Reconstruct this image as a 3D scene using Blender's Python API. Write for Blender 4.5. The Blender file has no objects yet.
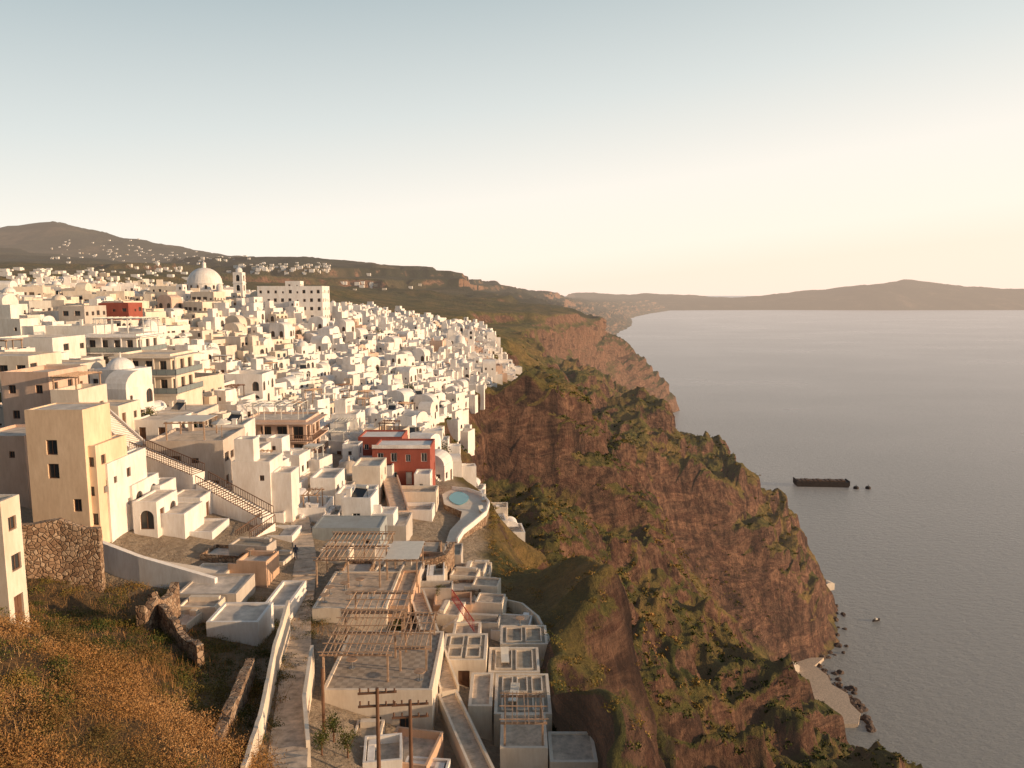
import bpy, math, random, time, bmesh
import numpy as np
from mathutils import Vector, Matrix
from mathutils.bvhtree import BVHTree
T0=time.time()
random.seed(7)
rng=np.random.default_rng(7)
scene=bpy.context.scene
COL=scene.collection
CAMZ=230.0; PIT=math.atan(92/740.0); F=740.0
SP,CP=math.sin(PIT),math.cos(PIT)
# ---------------------------------------------------------------- camera
cd=bpy.data.cameras.new("camera"); cam=bpy.data.objects.new("camera",cd); COL.objects.link(cam)
cd.sensor_width=36; cd.lens=36*F/1024; cd.clip_start=0.5; cd.clip_end=90000
cam.location=(0,0,CAMZ); cam.rotation_euler=(math.pi/2-PIT,0,0); scene.camera=cam
def P(px,py,D):
    a=(px-512)/F; b=(384-py)/F; k=CP+b*SP
    return Vector((a*D/k, D, CAMZ+D*(-SP+b*CP)/k))
# ---------------------------------------------------------------- node helpers
def newmat(name):
    m=bpy.data.materials.new(name); m.use_nodes=True
    return m,m.node_tree,m.node_tree.nodes["Principled BSDF"]
def N(nt,t,**kw):
    n=nt.nodes.new(t)
    for k,v in kw.items(): setattr(n,k,v)
    return n
def noise(nt,vec,scale,detail=6,rough=.6,mscale=None,dist=0):
    if mscale:
        mp=N(nt,"ShaderNodeMapping"); mp.inputs["Scale"].default_value=mscale
        nt.links.new(vec,mp.inputs[0]); vec=mp.outputs[0]
    n=N(nt,"ShaderNodeTexNoise"); n.inputs["Scale"].default_value=scale
    n.inputs["Detail"].default_value=detail; n.inputs["Roughness"].default_value=rough; n.inputs["Distortion"].default_value=dist
    nt.links.new(vec,n.inputs["Vector"]); return n.outputs[0]
def ramp(nt,fac,stops,interp='LINEAR'):
    r=N(nt,"ShaderNodeValToRGB"); r.color_ramp.interpolation=interp
    e=r.color_ramp.elements
    while len(e)<len(stops): e.new(.5)
    for i,(p,c) in enumerate(stops):
        e[i].position=p; e[i].color=(c[0],c[1],c[2],1) if not isinstance(c,(int,float)) else (c,c,c,1)
    nt.links.new(fac,r.inputs[0]); return r.outputs[0]
def mix(nt,fac,a,b,mode='MIX'):
    m=N(nt,"ShaderNodeMix",data_type='RGBA',blend_type=mode)
    if isinstance(fac,(int,float)): m.inputs[0].default_value=fac
    else: nt.links.new(fac,m.inputs[0])
    for s,v in ((6,a),(7,b)):
        if isinstance(v,tuple): m.inputs[s].default_value=(*v,1)
        else: nt.links.new(v,m.inputs[s])
    return m.outputs[2]
def math_(nt,op,a,b=None,clamp=False):
    m=N(nt,"ShaderNodeMath",operation=op,use_clamp=clamp)
    for i,v in ((0,a),(1,b)):
        if v is None: continue
        if isinstance(v,(int,float)): m.inputs[i].default_value=v
        else: nt.links.new(v,m.inputs[i])
    return m.outputs[0]
def bump(nt,h,strength,dist,bsdf):
    b=N(nt,"ShaderNodeBump"); b.inputs["Strength"].default_value=strength; b.inputs["Distance"].default_value=dist
    nt.links.new(h,b.inputs["Height"]); nt.links.new(b.outputs[0],bsdf.inputs["Normal"])
def pos(nt): return N(nt,"ShaderNodeNewGeometry").outputs["Position"]
def painted_haze(nt,bsdf,L=7500,mx=.72,col=(.92,.69,.53)):  # aerial haze painted on: emission mixed in with distance from the origin
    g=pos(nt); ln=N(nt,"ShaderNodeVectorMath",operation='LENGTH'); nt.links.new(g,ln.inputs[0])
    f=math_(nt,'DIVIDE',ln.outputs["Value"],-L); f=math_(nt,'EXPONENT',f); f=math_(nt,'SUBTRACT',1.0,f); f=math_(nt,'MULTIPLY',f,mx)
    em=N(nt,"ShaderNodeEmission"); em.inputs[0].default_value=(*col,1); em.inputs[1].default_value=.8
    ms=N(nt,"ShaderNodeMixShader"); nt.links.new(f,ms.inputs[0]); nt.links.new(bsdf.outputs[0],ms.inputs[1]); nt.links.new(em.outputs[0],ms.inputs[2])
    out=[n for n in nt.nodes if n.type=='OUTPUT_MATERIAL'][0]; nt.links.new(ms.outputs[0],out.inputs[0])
# ---------------------------------------------------------------- light
SUN_AZ=math.radians(101); SUN_EL=math.radians(11)
w=bpy.data.worlds.new("World"); scene.world=w; w.use_nodes=True
nt=w.node_tree; bg=nt.nodes["Background"]
sky=nt.nodes.new("ShaderNodeTexSky"); sky.sky_type='NISHITA'; sky.sun_disc=False
sky.sun_elevation=SUN_EL; sky.sun_rotation=SUN_AZ; sky.altitude=200
sky.air_density=1.0; sky.dust_density=1.0; sky.ozone_density=1.0
tc=N(nt,"ShaderNodeTexCoord").outputs["Generated"]
sp=N(nt,"ShaderNodeSeparateXYZ"); nt.links.new(tc,sp.inputs[0])
zz=math_(nt,'ADD',sp.outputs["Z"],math_(nt,'MULTIPLY',sp.outputs["X"],-.11))
gr=ramp(nt,math_(nt,'MULTIPLY',math_(nt,'MAXIMUM',zz,0.0),1.25),[(0,(1.16,.88,.72)),(.05,(1.12,.94,.80)),(.15,(1.0,.93,.83)),(.29,(.74,.77,.74)),(.48,(.45,.53,.55)),(.8,(.16,.21,.26)),(1,(.09,.13,.19))])
vm=N(nt,"ShaderNodeVectorMath",operation='SCALE'); nt.links.new(gr,vm.inputs[0]); vm.inputs["Scale"].default_value=9.0
cm=mix(nt,.91,sky.outputs[0],vm.outputs[0])
dm=math_(nt,'ADD',math_(nt,'MULTIPLY',sp.outputs["Y"],.45),math_(nt,'MULTIPLY',sp.outputs["X"],.30))
dmr=ramp(nt,math_(nt,'ADD',dm,.5),[(0.,.66),(.5,1.)])
cm=mix(nt,1.,cm,dmr,'MULTIPLY')
nt.links.new(cm,bg.inputs[0]); bg.inputs[1].default_value=0.12
sd=bpy.data.lights.new("sun",'SUN'); sd.energy=5.0; sd.angle=math.radians(0.6); sd.color=(1,0.68,0.40)
so=bpy.data.objects.new("sun",sd); COL.objects.link(so)
sdir=Vector((math.sin(SUN_AZ)*math.cos(SUN_EL),math.cos(SUN_AZ)*math.cos(SUN_EL),math.sin(SUN_EL)))
so.rotation_euler=sdir.to_track_quat('Z','Y').to_euler(); so.location=(300,0,400)
scene.view_settings.view_transform='Standard'; scene.view_settings.look='None'; scene.view_settings.exposure=0
# ---------------------------------------------------------------- noise
def hsh(ix,iy,s):
    h=np.sin(ix*127.1+iy*311.7+s*74.7)*43758.5453
    return h-np.floor(h)
def vn(x,y,s=0):
    ix=np.floor(x); iy=np.floor(y); fx=x-ix; fy=y-iy
    fx=fx*fx*(3-2*fx); fy=fy*fy*(3-2*fy)
    a=hsh(ix,iy,s); b=hsh(ix+1,iy,s); c=hsh(ix,iy+1,s); d=hsh(ix+1,iy+1,s)
    return (a*(1-fx)+b*fx)*(1-fy)+(c*(1-fx)+d*fx)*fy
def fbm(x,y,s=0,o=4):
    r=0;a=.5
    for i in range(o):
        r=r+a*(vn(x,y,s+i*13)-.5)*2; x,y=x*1.6+y*1.2+17.3,y*1.6-x*1.2+5.1; a*=.5
    return r
def ridge(x,y,s=0,o=4):
    r=0;a=.5
    for i in range(o):
        r=r+a*(1-2*abs(vn(x,y,s+i*7)*2-1)); x=x*2.1+7.3; y=y*2.1+3.1; a*=.5
    return r
# ---------------------------------------------------------------- surface materials
def simple(name,c,rough=.85,var=.25,scale=1.5,bs=.15,metal=0):
    m,nt,b=newmat(name); p=pos(nt)
    n=noise(nt,p,scale,5,.65)
    dark=tuple(x*(1-var) for x in c); lite=tuple(min(1,x*(1+var*.5)) for x in c)
    nt.links.new(ramp(nt,n,[(.3,dark),(.7,lite)]),b.inputs["Base Color"]); b.inputs["Roughness"].default_value=rough; b.inputs["Metallic"].default_value=metal
    if bs: bump(nt,noise(nt,p,scale*6,4),bs,.03,b)
    return m
def plaster(name,palette,src='object'):
    m,nt,b=newmat(name); p=pos(nt)
    if src=='object': r=N(nt,"ShaderNodeObjectInfo").outputs["Random"]
    else: r=N(nt,"ShaderNodeNewGeometry").outputs["Random Per Island"]
    base=ramp(nt,r,palette,'CONSTANT')
    st=noise(nt,p,.5,6,.7,(1,1,.35)); st=ramp(nt,st,[(.3,(.72,.66,.60)),(.62,(1,1,1))])
    c=mix(nt,.7,base,st,'MULTIPLY')
    st2=ramp(nt,noise(nt,p,4,5,.7,(1,1,.2)),[(.3,(.82,.78,.73)),(.6,(1,1,1))])
    c=mix(nt,.6,c,st2,'MULTIPLY')
    nt.links.new(c,b.inputs["Base Color"]); b.inputs["Roughness"].default_value=.85
    bump(nt,noise(nt,p,9,5),.25,.03,b)
    return m
WPAL=[(0,(.88,.85,.82)),(.42,(.85,.81,.77)),(.6,(.88,.86,.84)),(.88,(.80,.73,.64)),(.93,(.72,.61,.50)),(.96,(.85,.82,.78))]
TPAL=[(0,(.74,.67,.59)),(.2,(.83,.80,.76)),(.5,(.62,.55,.49)),(.55,(.76,.65,.54)),(.65,(.84,.82,.78)),(.90,(.66,.53,.42)),(.94,(.52,.51,.48)),(.98,(.54,.34,.25))]
M={}
M['white']=plaster("whitewash",WPAL); M['stuff']=plaster("whitewash_far",WPAL,'island')
M['tan']=plaster("tan_render",TPAL)
def one(name,c): M[name]=plaster(name+"_plaster",[(0,c),(.99,c)])
one('purewhite',(.88,.85,.82)); one('yellow',(.86,.66,.47)); one('pink',(.70,.52,.42)); one('red',(.36,.095,.065)); one('cream',(.80,.71,.60)); one('grey',(.56,.51,.46)); one('bluegrey',(.36,.40,.42)); one('orange',(.64,.43,.30))
M['glass'],nt,b=newmat("window_glass"); b.inputs["Base Color"].default_value=(.04,.045,.05,1); b.inputs["Roughness"].default_value=.12
M['railglass'],nt,b=newmat("balcony_glass"); b.inputs["Base Color"].default_value=(.22,.26,.26,1); b.inputs["Roughness"].default_value=.1
M['blue']=simple("blue_paint",(.06,.16,.26),.5,.2); M['brown']=simple("brown_wood",(.16,.08,.045),.7,.3); M['wframe']=simple("white_frame",(.7,.68,.62),.6,.1)
M['wood']=simple("weathered_wood",(.46,.31,.21),.85,.4,3); M['redpaint']=simple("red_paint",(.40,.04,.03),.5,.2)
M['roof']=simple("roof_screed",(.70,.61,.52),.9,.4,.8); M['dark']=simple("dark_opening",(.11,.085,.07),.9,.2)
M['deck']=simple("warm_grey_deck",(.42,.35,.27),.9,.4,1.2); M['paving']=simple("stone_paving",(.60,.48,.37),.9,.45,1.5)
M['canvas']=simple("canvas",(.74,.70,.62),.9,.12); M['hull']=simple("dark_hull",(.05,.035,.03),.7,.4,.3); M['hullred']=simple("rusty_deck",(.14,.08,.05),.8,.4,.3)
M['cloth']=simple("dark_clothing",(.05,.06,.09),.9,.2); M['metal']=simple("grey_metal",(.35,.35,.35),.4,.2,2,.1,.6)
m,nt,b=newmat("checked_tiles"); M['tiles']=m; p=pos(nt); ck=N(nt,"ShaderNodeTexChecker"); ck.inputs["Scale"].default_value=2.2; mp=N(nt,"ShaderNodeMapping"); mp.inputs["Scale"].default_value=(1,1,0); nt.links.new(p,mp.inputs[0]); nt.links.new(mp.outputs[0],ck.inputs[0])
ck.inputs["Color1"].default_value=(.50,.42,.34,1); ck.inputs["Color2"].default_value=(.38,.32,.26,1)
nt.links.new(mix(nt,.6,ck.outputs[0],ramp(nt,noise(nt,p,1.2,6),[(.3,(.6,.55,.5)),(.7,(1,1,1))]),'MULTIPLY'),b.inputs["Base Color"]); b.inputs["Roughness"].default_value=.85
m,nt,b=newmat("rubble_stone"); M['rubble']=m; p=pos(nt)
vo=N(nt,"ShaderNodeTexVoronoi"); vo.inputs["Scale"].default_value=2.6; nt.links.new(p,vo.inputs["Vector"])
vd=N(nt,"ShaderNodeTexVoronoi",feature='DISTANCE_TO_EDGE'); vd.inputs["Scale"].default_value=2.6; nt.links.new(p,vd.inputs["Vector"])
sx=N(nt,"ShaderNodeSeparateColor"); nt.links.new(vo.outputs["Color"],sx.inputs[0])
c=ramp(nt,sx.outputs[0],[(0,(.20,.12,.075)),(.5,(.34,.22,.14)),(1,(.46,.34,.24))])
c=mix(nt,ramp(nt,vd.outputs["Distance"],[(0,1.),(.06,0.)]),c,(.12,.075,.045)); nt.links.new(c,b.inputs["Base Color"]); b.inputs["Roughness"].default_value=.95
bump(nt,ramp(nt,vd.outputs["Distance"],[(0,0.),(.15,1.)]),.8,.12,b)
M['boulder']=simple("boulder_rock",(.13,.09,.07),.95,.4,.8,.6)
m,nt,b=newmat("pool_water"); M['pool']=m; b.inputs["Base Color"].default_value=(.10,.32,.34,1); b.inputs["Roughness"].default_value=.08
bump(nt,noise(nt,pos(nt),2.,3),.2,.05,b)
# ---------------------------------------------------------------- terrain
TB=[
(-60,[(-300,245),(-60,234),(-30,226),(-8,220),(8,212),(20,198),(45,165),(85,115),(130,50),(172,0),(260,-50)]),
(0,[(-300,245),(-60,228),(-30,221),(-9,214),(6,203),(16,190),(44,160),(84,110),(130,48),(174,0),(260,-50)]),
(35,[(-260,242),(-50,219),(-24,211),(-13,203.5),(5,195),(14,186),(42,158),(84,108),(134,44),(178,0),(260,-50)]),
(52,[(-260,236),(-50,211),(-34,205.5),(-16,200.5),(4,194),(12,186),(38,158),(80,110),(134,44),(180,0),(260,-50)]),
(64,[(-270,234),(-56,208.5),(-38,201.5),(-16,199.6),(2,194.5),(10,186),(34,158),(78,110),(134,43),(182,0),(260,-50)]),
(76,[(-280,232),(-60,210),(-40,204.0),(-17,199.8),(0,195),(8,184),(32,154),(76,108),(134,42),(182,0),(260,-50)]),
(95,[(-300,232),(-66,213),(-42,205),(-22,199.5),(-2,194.5),(5,182),(24,150),(74,106),(134,42),(182,0),(260,-50)]),
(120,[(-330,236),(-84,217),(-55,210),(-28,198.5),(-3,194),(3,178),(20,146),(72,104),(134,42),(182,0),(260,-50)]),
(150,[(-360,236),(-105,221),(-72,213),(-40,199),(-12,193.5),(-6,170),(12,140),(68,100),(134,42),(182,0),(260,-50)]),
(180,[(-400,238),(-128,222),(-88,214),(-52,199),(-18,192.5),(-12,158),(6,134),(66,96),(134,42),(184,0),(260,-50)]),
(240,[(-420,238),(-165,224),(-108,217),(-64,204),(-20,191.5),(-16,152),(8,128),(66,92),(130,38),(184,0),(260,-50)]),
(284,[(-470,240),(-198,226),(-116,223),(-82,215),(-12,191),(-10,154),(14,126),(70,94),(128,36),(183,0),(260,-50)]),
(296,[(-480,240),(-205,226),(-118,224),(-86,218),(-6,191),(18,187),(26,142),(74,98),(128,36),(183,0),(260,-50)]),
(345,[(-500,240),(-235,228),(-126,225),(-92,219),(0,192),(26,184),(36,146),(80,96),(136,26),(174,0),(260,-50)]),
(385,[(-510,240),(-250,228),(-150,224),(-96,215),(-8,194),(2,160),(34,126),(78,86),(130,22),(156,0),(250,-50)]),
(420,[(-540,240),(-270,229),(-165,225),(-99,214),(-8,196),(2,158),(36,124),(82,90),(134,24),(160,0),(250,-50)]),
(450,[(-560,240),(-290,230),(-180,225),(-102,213),(-10,197),(4,158),(40,124),(96,98),(160,46),(200,0),(290,-50)]),
(520,[(-600,242),(-330,232),(-210,226),(-110,214),(-14,200),(10,174),(48,142),(108,116),(176,66),(226,0),(300,-50)]),
(600,[(-660,244),(-370,234),(-230,226),(-118,213),(-20,198),(6,160),(48,126),(104,86),(160,44),(212,0),(300,-50)]),
(680,[(-720,247),(-420,236),(-255,226),(-128,212),(-26,196),(8,156),(56,118),(110,76),(162,36),(208,0),(300,-50)]),
(780,[(-800,250),(-480,240),(-290,228),(-145,212),(-24,192),(16,162),(66,126),(120,86),(168,40),(204,0),(300,-50)]),
(900,[(-850,255),(-540,245),(-320,232),(-155,214),(0,191),(30,140),(84,104),(146,66),(214,34),(242,0),(320,-50)]),
(1030,[(-900,260),(-600,250),(-350,235),(-160,215),(30,190),(46,136),(86,94),(134,54),(190,20),(240,0),(340,-50)]),
(1200,[(-1000,268),(-700,262),(-400,245),(-150,220),(85,191),(94,136),(106,90),(122,50),(138,20),(158,0),(340,-50)]),
(1350,[(-1100,275),(-780,270),(-450,255),(-150,225),(140,189),(150,140),(170,95),(195,60),(220,25),(245,0),(380,-50)]),
(1437,[(-1200,280),(-850,275),(-500,262),(-150,228),(165,187),(180,150),(222,124),(262,92),(302,46),(328,0),(420,-50)]),
(1620,[(-1300,290),(-920,282),(-540,275),(-150,242),(100,190),(150,150),(200,112),(240,70),(275,35),(300,0),(420,-50)]),
(1850,[(-1400,300),(-1000,290),(-580,288),(-125,262),(-95,222),(110,175),(180,100),(230,60),(265,30),(290,0),(420,-50)]),
(2200,[(-1600,330),(-1100,312),(-650,318),(-150,280),(-105,232),(100,195),(160,140),(210,90),(260,40),(300,0),(440,-50)]),
(3000,[(-2200,400),(-1600,330),(-900,315),(-300,290),(-49,262),(60,215),(200,170),(300,100),(380,40),(440,0),(560,-50)]),
(4000,[(-3400,480),(-2450,580),(-1850,455),(-900,320),(-100,245),(200,222),(300,150),(400,100),(500,40),(560,0),(700,-50)]),
(5200,[(-4800,300),(-3000,300),(-2000,300),(-800,255),(200,208),(400,180),(560,110),(680,70),(780,30),(840,0),(960,-50)]),
(6570,[(-6000,100),(-3500,150),(-2000,180),(-500,185),(500,170),(750,140),(860,95),(950,60),(1010,25),(1060,0),(1300,-50)]),
(9000,[(-8000,50),(-4500,80),(-2000,120),(-300,150),(1000,150),(1500,120),(1620,85),(1720,50),(1800,25),(1860,0),(2200,-50)]),
(12500,[(-9000,50),(-5500,60),(-2000,80),(0,120),(2000,150),(2900,130),(3100,90),(3200,50),(3300,20),(3400,0),(3600,-50)]),
]
DR=np.array([t[0] for t in TB],float); TA=np.array([t[1] for t in TB],float)
def pchip(xk,yk,x):
    h=np.diff(xk); dl=np.diff(yk,axis=0)/h.reshape(-1,*([1]*(yk.ndim-1)))
    m=np.zeros_like(yk); m[0]=dl[0]; m[-1]=dl[-1]
    a=dl[:-1]; bb=dl[1:]; same=(a*bb)>0
    m[1:-1]=np.where(same,2*a*bb/np.where(same,a+bb,1),0)
    i=np.clip(np.searchsorted(xk,x)-1,0,len(xk)-2); hh=h[i]; t=(x-xk[i])/hh
    sh=(-1,)+(1,)*(yk.ndim-1); t=t.reshape(sh); hh=hh.reshape(sh)
    return (2*t**3-3*t**2+1)*yk[i]+(t**3-2*t**2+t)*hh*m[i]+(-2*t**3+3*t**2)*yk[i+1]+(t**3-t**2)*hh*m[i+1]
rows=np.concatenate([np.arange(-60,20,4),np.arange(20,160,1.0),np.arange(160,420,1.2),np.arange(420,900,2.),np.arange(900,1500,3.5),np.geomspace(1500,12500,200)])
seg=[16,40,60,56,16,56,110,100,70,10]
kk=np.concatenate([np.linspace(i,i+1,s,endpoint=False) for i,s in enumerate(seg)]+[[10.]])
R=pchip(DR,TA,rows)
i0=np.clip(np.floor(kk).astype(int),0,9); tt=kk-i0
X=R[:,i0,0]*(1-tt)+R[:,i0+1,0]*tt; Z=R[:,i0,1]*(1-tt)+R[:,i0+1,1]*tt
Y=np.repeat(rows[:,None],len(kk),1); K=np.repeat(kk[None,:],len(rows),0)
def ss(a,b,x):
    t=np.clip((x-a)/(b-a),0,1); return t*t*(3-2*t)
qm=1-.85*ss(262,300,Y)*(1-ss(432,452,Y))*ss(6.5,7.3,K)
cl=ss(4.0,4.5,K)*(1-ss(8.8,9.6,K))*qm
midc=ss(4.8,6,K)*(1-ss(8.5,9.3,K))*qm
sc=np.clip(Y/300,0.55,6)
nearw=ss(1050,780,Y)
X0=X.copy()
yw=Y/(62*sc**.7)+.35*fbm(X0/60,Y/60,61,3)
Lz=Z/46+.9*fbm(Y/160,X0/160,71,3)+.25*fbm(Y/40,X0/40,72,3); fL=Lz-np.floor(Lz)
patch=np.clip(3.0*vn(Y/115+.2*fbm(X0/50,Y/50,73,2),X0/130,74)-.95,0,1)*(1-.75*ss(7.0,7.8,K)*ss(420,340,Y))
Z=Z+cl*32*(ss(.42,.72,fL)-fL)*ss(0,45,Z)*patch
X=X+cl*np.minimum(np.sqrt(sc),1.35)*12*ridge(yw,Z/260,3,6)+midc*12*ridge(Y/130+.3*fbm(X0/80,Y/80,63,2),X0*0+2.5,64,2)*nearw + cl*6*fbm(Y/18,Z/16,9,5)
g1=ridge((Y-.55*X0)/92+.5*fbm(X0/65,Y/65,65,3),X0/300,66,5)
g2=ridge((Y-.85*X0)/36+.4*fbm(X0/30,Y/30,67,3),X0/170,68,4)
Z=Z+midc*nearw*(32*g1+11*g2)
gully=np.clip(.42-g1*1.1-g2*.35,0,1)*midc*nearw
st=Z/15+fbm(Y/90,X0/90,5,4)*2.2
fr=st-np.floor(st)
Z=Z+cl*(9.0*(ss(.45,.72,fr)-fr)*ss(0,40,Z)*np.clip(3*vn(Y/50,Z/40,2)-1.2,0,1) )
Z=Z+cl*ss(0,25,Z)*(7*ridge(X0/34,Y/34,21,6)+3.4*ridge(X0/9,Y/9,22,4))
inl=1-ss(3.9,4.2,K)
far=ss(500,1600,Y)
Z=Z+inl*(far*(24*fbm(X/420,Y/420,31,6)*np.clip(Y/3000,.4,1.6)+14*ridge(X/160,Y/160,35,5)) + (1-far)*.35*fbm(X/5,Y/5,8,4))
sf=Z/26+.6*fbm(X/300,Y/300,36,4); ff=sf-np.floor(sf)
Z=Z+ss(620,1000,Y)*(1-ss(4.2,4.6,K))*20*(ss(.50,.64,ff)-ff)*np.clip(2.4*vn(X/260,Y/260,37)-.5,0,1)*(1-ss(3000,4200,Y))
nearl=ss(3.0,2.3,K)*(1-ss(60,72,Y))
Z=Z+nearl*(1.8*fbm(X/9,Y/9,12,5)+.5*ridge(X/3,Y/3,13,3))
coast=ss(8.0,8.9,K)*(1-ss(9.4,10,K))*qm
X=X+coast*(7*ridge(Y/45,Y*0+3,55,5)); Z=Z+coast*4*fbm(X/9,Y/9,77,4)
tb=np.clip(1.15+.4*(Y>90)*fbm(X/60,Y/60,4,2),0,9)
town=ss(tb-.1,tb+.1,K)*(1-ss(3.85,3.98,K+.06*fbm(X/4,Y/4,43,3)))*np.clip(1-nearl*1.3,0,1)*ss(20,30,Y)*(1-ss(500,600,Y+40*fbm(X/50,Y/50,41,2)))
nr,nc=X.shape
V=np.stack([X,Y,Z],-1).reshape(-1,3)
idx=np.arange(nr*nc).reshape(nr,nc)
FQ=np.stack([idx[:-1,:-1],idx[:-1,1:],idx[1:,1:],idx[1:,:-1]],-1).reshape(-1,4)
def np_mesh(name,V,Fq,smooth=False):
    me=bpy.data.meshes.new(name); n=Fq.shape[1]
    me.vertices.add(len(V)); me.vertices.foreach_set("co",np.asarray(V,np.float32).ravel())
    me.loops.add(Fq.size); me.loops.foreach_set("vertex_index",Fq.astype(np.int32).ravel())
    me.polygons.add(len(Fq)); me.polygons.foreach_set("loop_start",np.arange(0,Fq.size,n,dtype=np.int32))
    me.polygons.foreach_set("use_smooth",np.full(len(Fq),smooth))
    me.update(calc_edges=True); return me
def add_attr(me,name,arr):
    a=me.attributes.new(name,'FLOAT','POINT'); a.data.foreach_set("value",np.asarray(arr,np.float32).ravel())
tm=np_mesh("terrain",V,FQ,True); add_attr(tm,"town",town); add_attr(tm,"dry",nearl); add_attr(tm,"gully",gully)
ter=bpy.data.objects.new("terrain",tm); COL.objects.link(ter); ter["kind"]="structure"
BV=BVHTree.FromPolygons([tuple(v) for v in V.tolist()],FQ.tolist())
def gz(x,y):
    h=BV.ray_cast(Vector((x,y,900)),Vector((0,0,-1)))
    return h[0].z if h[0] else 0.
def spot(px,py):
    a=(px-512)/F; b=(384-py)/F
    d=Vector((a,CP+b*SP,-SP+b*CP)).normalized()
    h=BV.ray_cast(Vector((0,0,CAMZ))+d*8,d); return h[0]
def shore(y):
    x=300.
    while x>80 and gz(x,y)<.3: x-=1
    return x
m,nt,b=newmat("terrain_ground"); p=pos(nt); M['terrain']=m
sx=N(nt,"ShaderNodeSeparateXYZ"); nt.links.new(N(nt,"ShaderNodeNewGeometry").outputs["Normal"],sx.inputs[0])
nz=sx.outputs["Z"]
def attr(nt,n):
    a=N(nt,"ShaderNodeAttribute"); a.attribute_name=n; return a.outputs["Fac"]
n0=noise(nt,p,.004,8,.65); n1=noise(nt,p,.03,9,.65); n2=noise(nt,p,.25,8,.7); n3=noise(nt,p,1.6,6,.7)
strat=noise(nt,p,1.0,8,.7,(.03,.03,.07),.8)
rock=ramp(nt,strat,[(.28,(.04,.025,.02)),(.40,(.09,.05,.036)),(.47,(.22,.13,.088)),(.52,(.11,.054,.038)),(.60,(.29,.17,.11)),(.67,(.12,.055,.04)),(.76,(.36,.25,.165))])
frac=noise(nt,p,1.,8,.7,(.16,.16,.03),.4)
rock=mix(nt,.9,rock,ramp(nt,frac,[(.36,(.26,.24,.24)),(.56,(1.3,1.25,1.2))]),'MULTIPLY')
rock=mix(nt,.7,rock,ramp(nt,n2,[(.34,(.35,.33,.32)),(.6,(1.2,1.15,1.1))]),'MULTIPLY')
veg=ramp(nt,n2,[(.34,(.016,.024,.007)),(.44,(.05,.056,.015)),(.54,(.14,.12,.032)),(.66,(.33,.22,.08))])
veg=mix(nt,.5,veg,ramp(nt,n1,[(.36,(.035,.06,.015)),(.47,(.15,.135,.035)),(.60,(.36,.22,.08))]))
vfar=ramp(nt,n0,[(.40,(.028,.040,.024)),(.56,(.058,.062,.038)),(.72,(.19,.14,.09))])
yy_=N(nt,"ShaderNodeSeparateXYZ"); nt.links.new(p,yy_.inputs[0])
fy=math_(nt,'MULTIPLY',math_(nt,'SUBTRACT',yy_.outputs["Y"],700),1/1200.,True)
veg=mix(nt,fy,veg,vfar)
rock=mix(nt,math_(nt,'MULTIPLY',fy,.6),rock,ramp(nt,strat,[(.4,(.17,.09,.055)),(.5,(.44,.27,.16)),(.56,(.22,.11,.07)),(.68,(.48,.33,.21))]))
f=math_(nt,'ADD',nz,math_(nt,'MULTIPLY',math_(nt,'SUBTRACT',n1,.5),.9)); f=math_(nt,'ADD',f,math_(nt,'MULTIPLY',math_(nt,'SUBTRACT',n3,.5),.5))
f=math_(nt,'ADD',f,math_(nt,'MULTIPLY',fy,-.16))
f=ramp(nt,f,[(.50,0.),(.63,1.)])
c=mix(nt,f,rock,veg)
gu=ramp(nt,math_(nt,'ADD',attr(nt,"gully"),math_(nt,'MULTIPLY',math_(nt,'SUBTRACT',n2,.5),.9)),[(.25,0.),(.6,.85)])
c=mix(nt,gu,c,ramp(nt,n3,[(.3,(.012,.018,.006)),(.7,(.045,.052,.014))]))
tg=ramp(nt,n3,[(.3,(.36,.27,.19)),(.7,(.62,.51,.39))])
c=mix(nt,attr(nt,"town"),c,tg)
dg=ramp(nt,n3,[(.3,(.06,.04,.016)),(.7,(.22,.125,.05))])
c=mix(nt,attr(nt,"dry"),c,dg)
nt.links.new(c,b.inputs["Base Color"]); b.inputs["Roughness"].default_value=.95; b.inputs["Specular IOR Level"].default_value=.1
hh=math_(nt,'ADD',math_(nt,'MULTIPLY',n2,4.5),math_(nt,'MULTIPLY',n3,.7)); hh=math_(nt,'ADD',hh,math_(nt,'MULTIPLY',frac,4.0))
bump(nt,hh,1.,1.,b); painted_haze(nt,b)
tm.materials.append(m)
px_=[560,620,700,760,800,850,900,960,1024,1200,1500]; py_=[296,296,297,297,292,287,283,288,291,294,297]
gx=np.linspace(900,16000,400); gy=np.linspace(9000,13500,120)
GX,GY=np.meshgrid(gx,gy)
sk=np.interp(512+740*GX/GY,px_,py_)
hz=230+11000*(292-sk)/740.
cy=9500+350*fbm(GX/1500,GX*0,3,4)
tY=np.clip((GY-cy)/1300,-.3,1)
GZ=np.where(tY>0,hz*np.sin(np.clip(tY,0,1)*math.pi/2)**.8,tY*150)*np.where(GY>11500,1-((GY-11500)/2600)**2,1)
GZ=GZ+np.clip(tY,0,1)*90*fbm(GX/700,GY/700,6,6)
gi=np.arange(GX.size).reshape(GX.shape)
fm=np_mesh("far_hills",np.stack([GX,GY,GZ],-1).reshape(-1,3),np.stack([gi[:-1,:-1],gi[:-1,1:],gi[1:,1:],gi[1:,:-1]],-1).reshape(-1,4),True)
for k in ("town","dry","gully"): add_attr(fm,k,np.zeros(GX.size))
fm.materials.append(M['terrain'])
fo=bpy.data.objects.new("far_hills",fm); COL.objects.link(fo); fo["kind"]="structure"
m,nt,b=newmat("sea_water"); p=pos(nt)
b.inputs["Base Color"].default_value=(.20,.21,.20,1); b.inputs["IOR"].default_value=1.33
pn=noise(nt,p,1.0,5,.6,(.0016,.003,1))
nt.links.new(ramp(nt,pn,[(.4,.33),(.62,.27)]),b.inputs["Roughness"])
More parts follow.
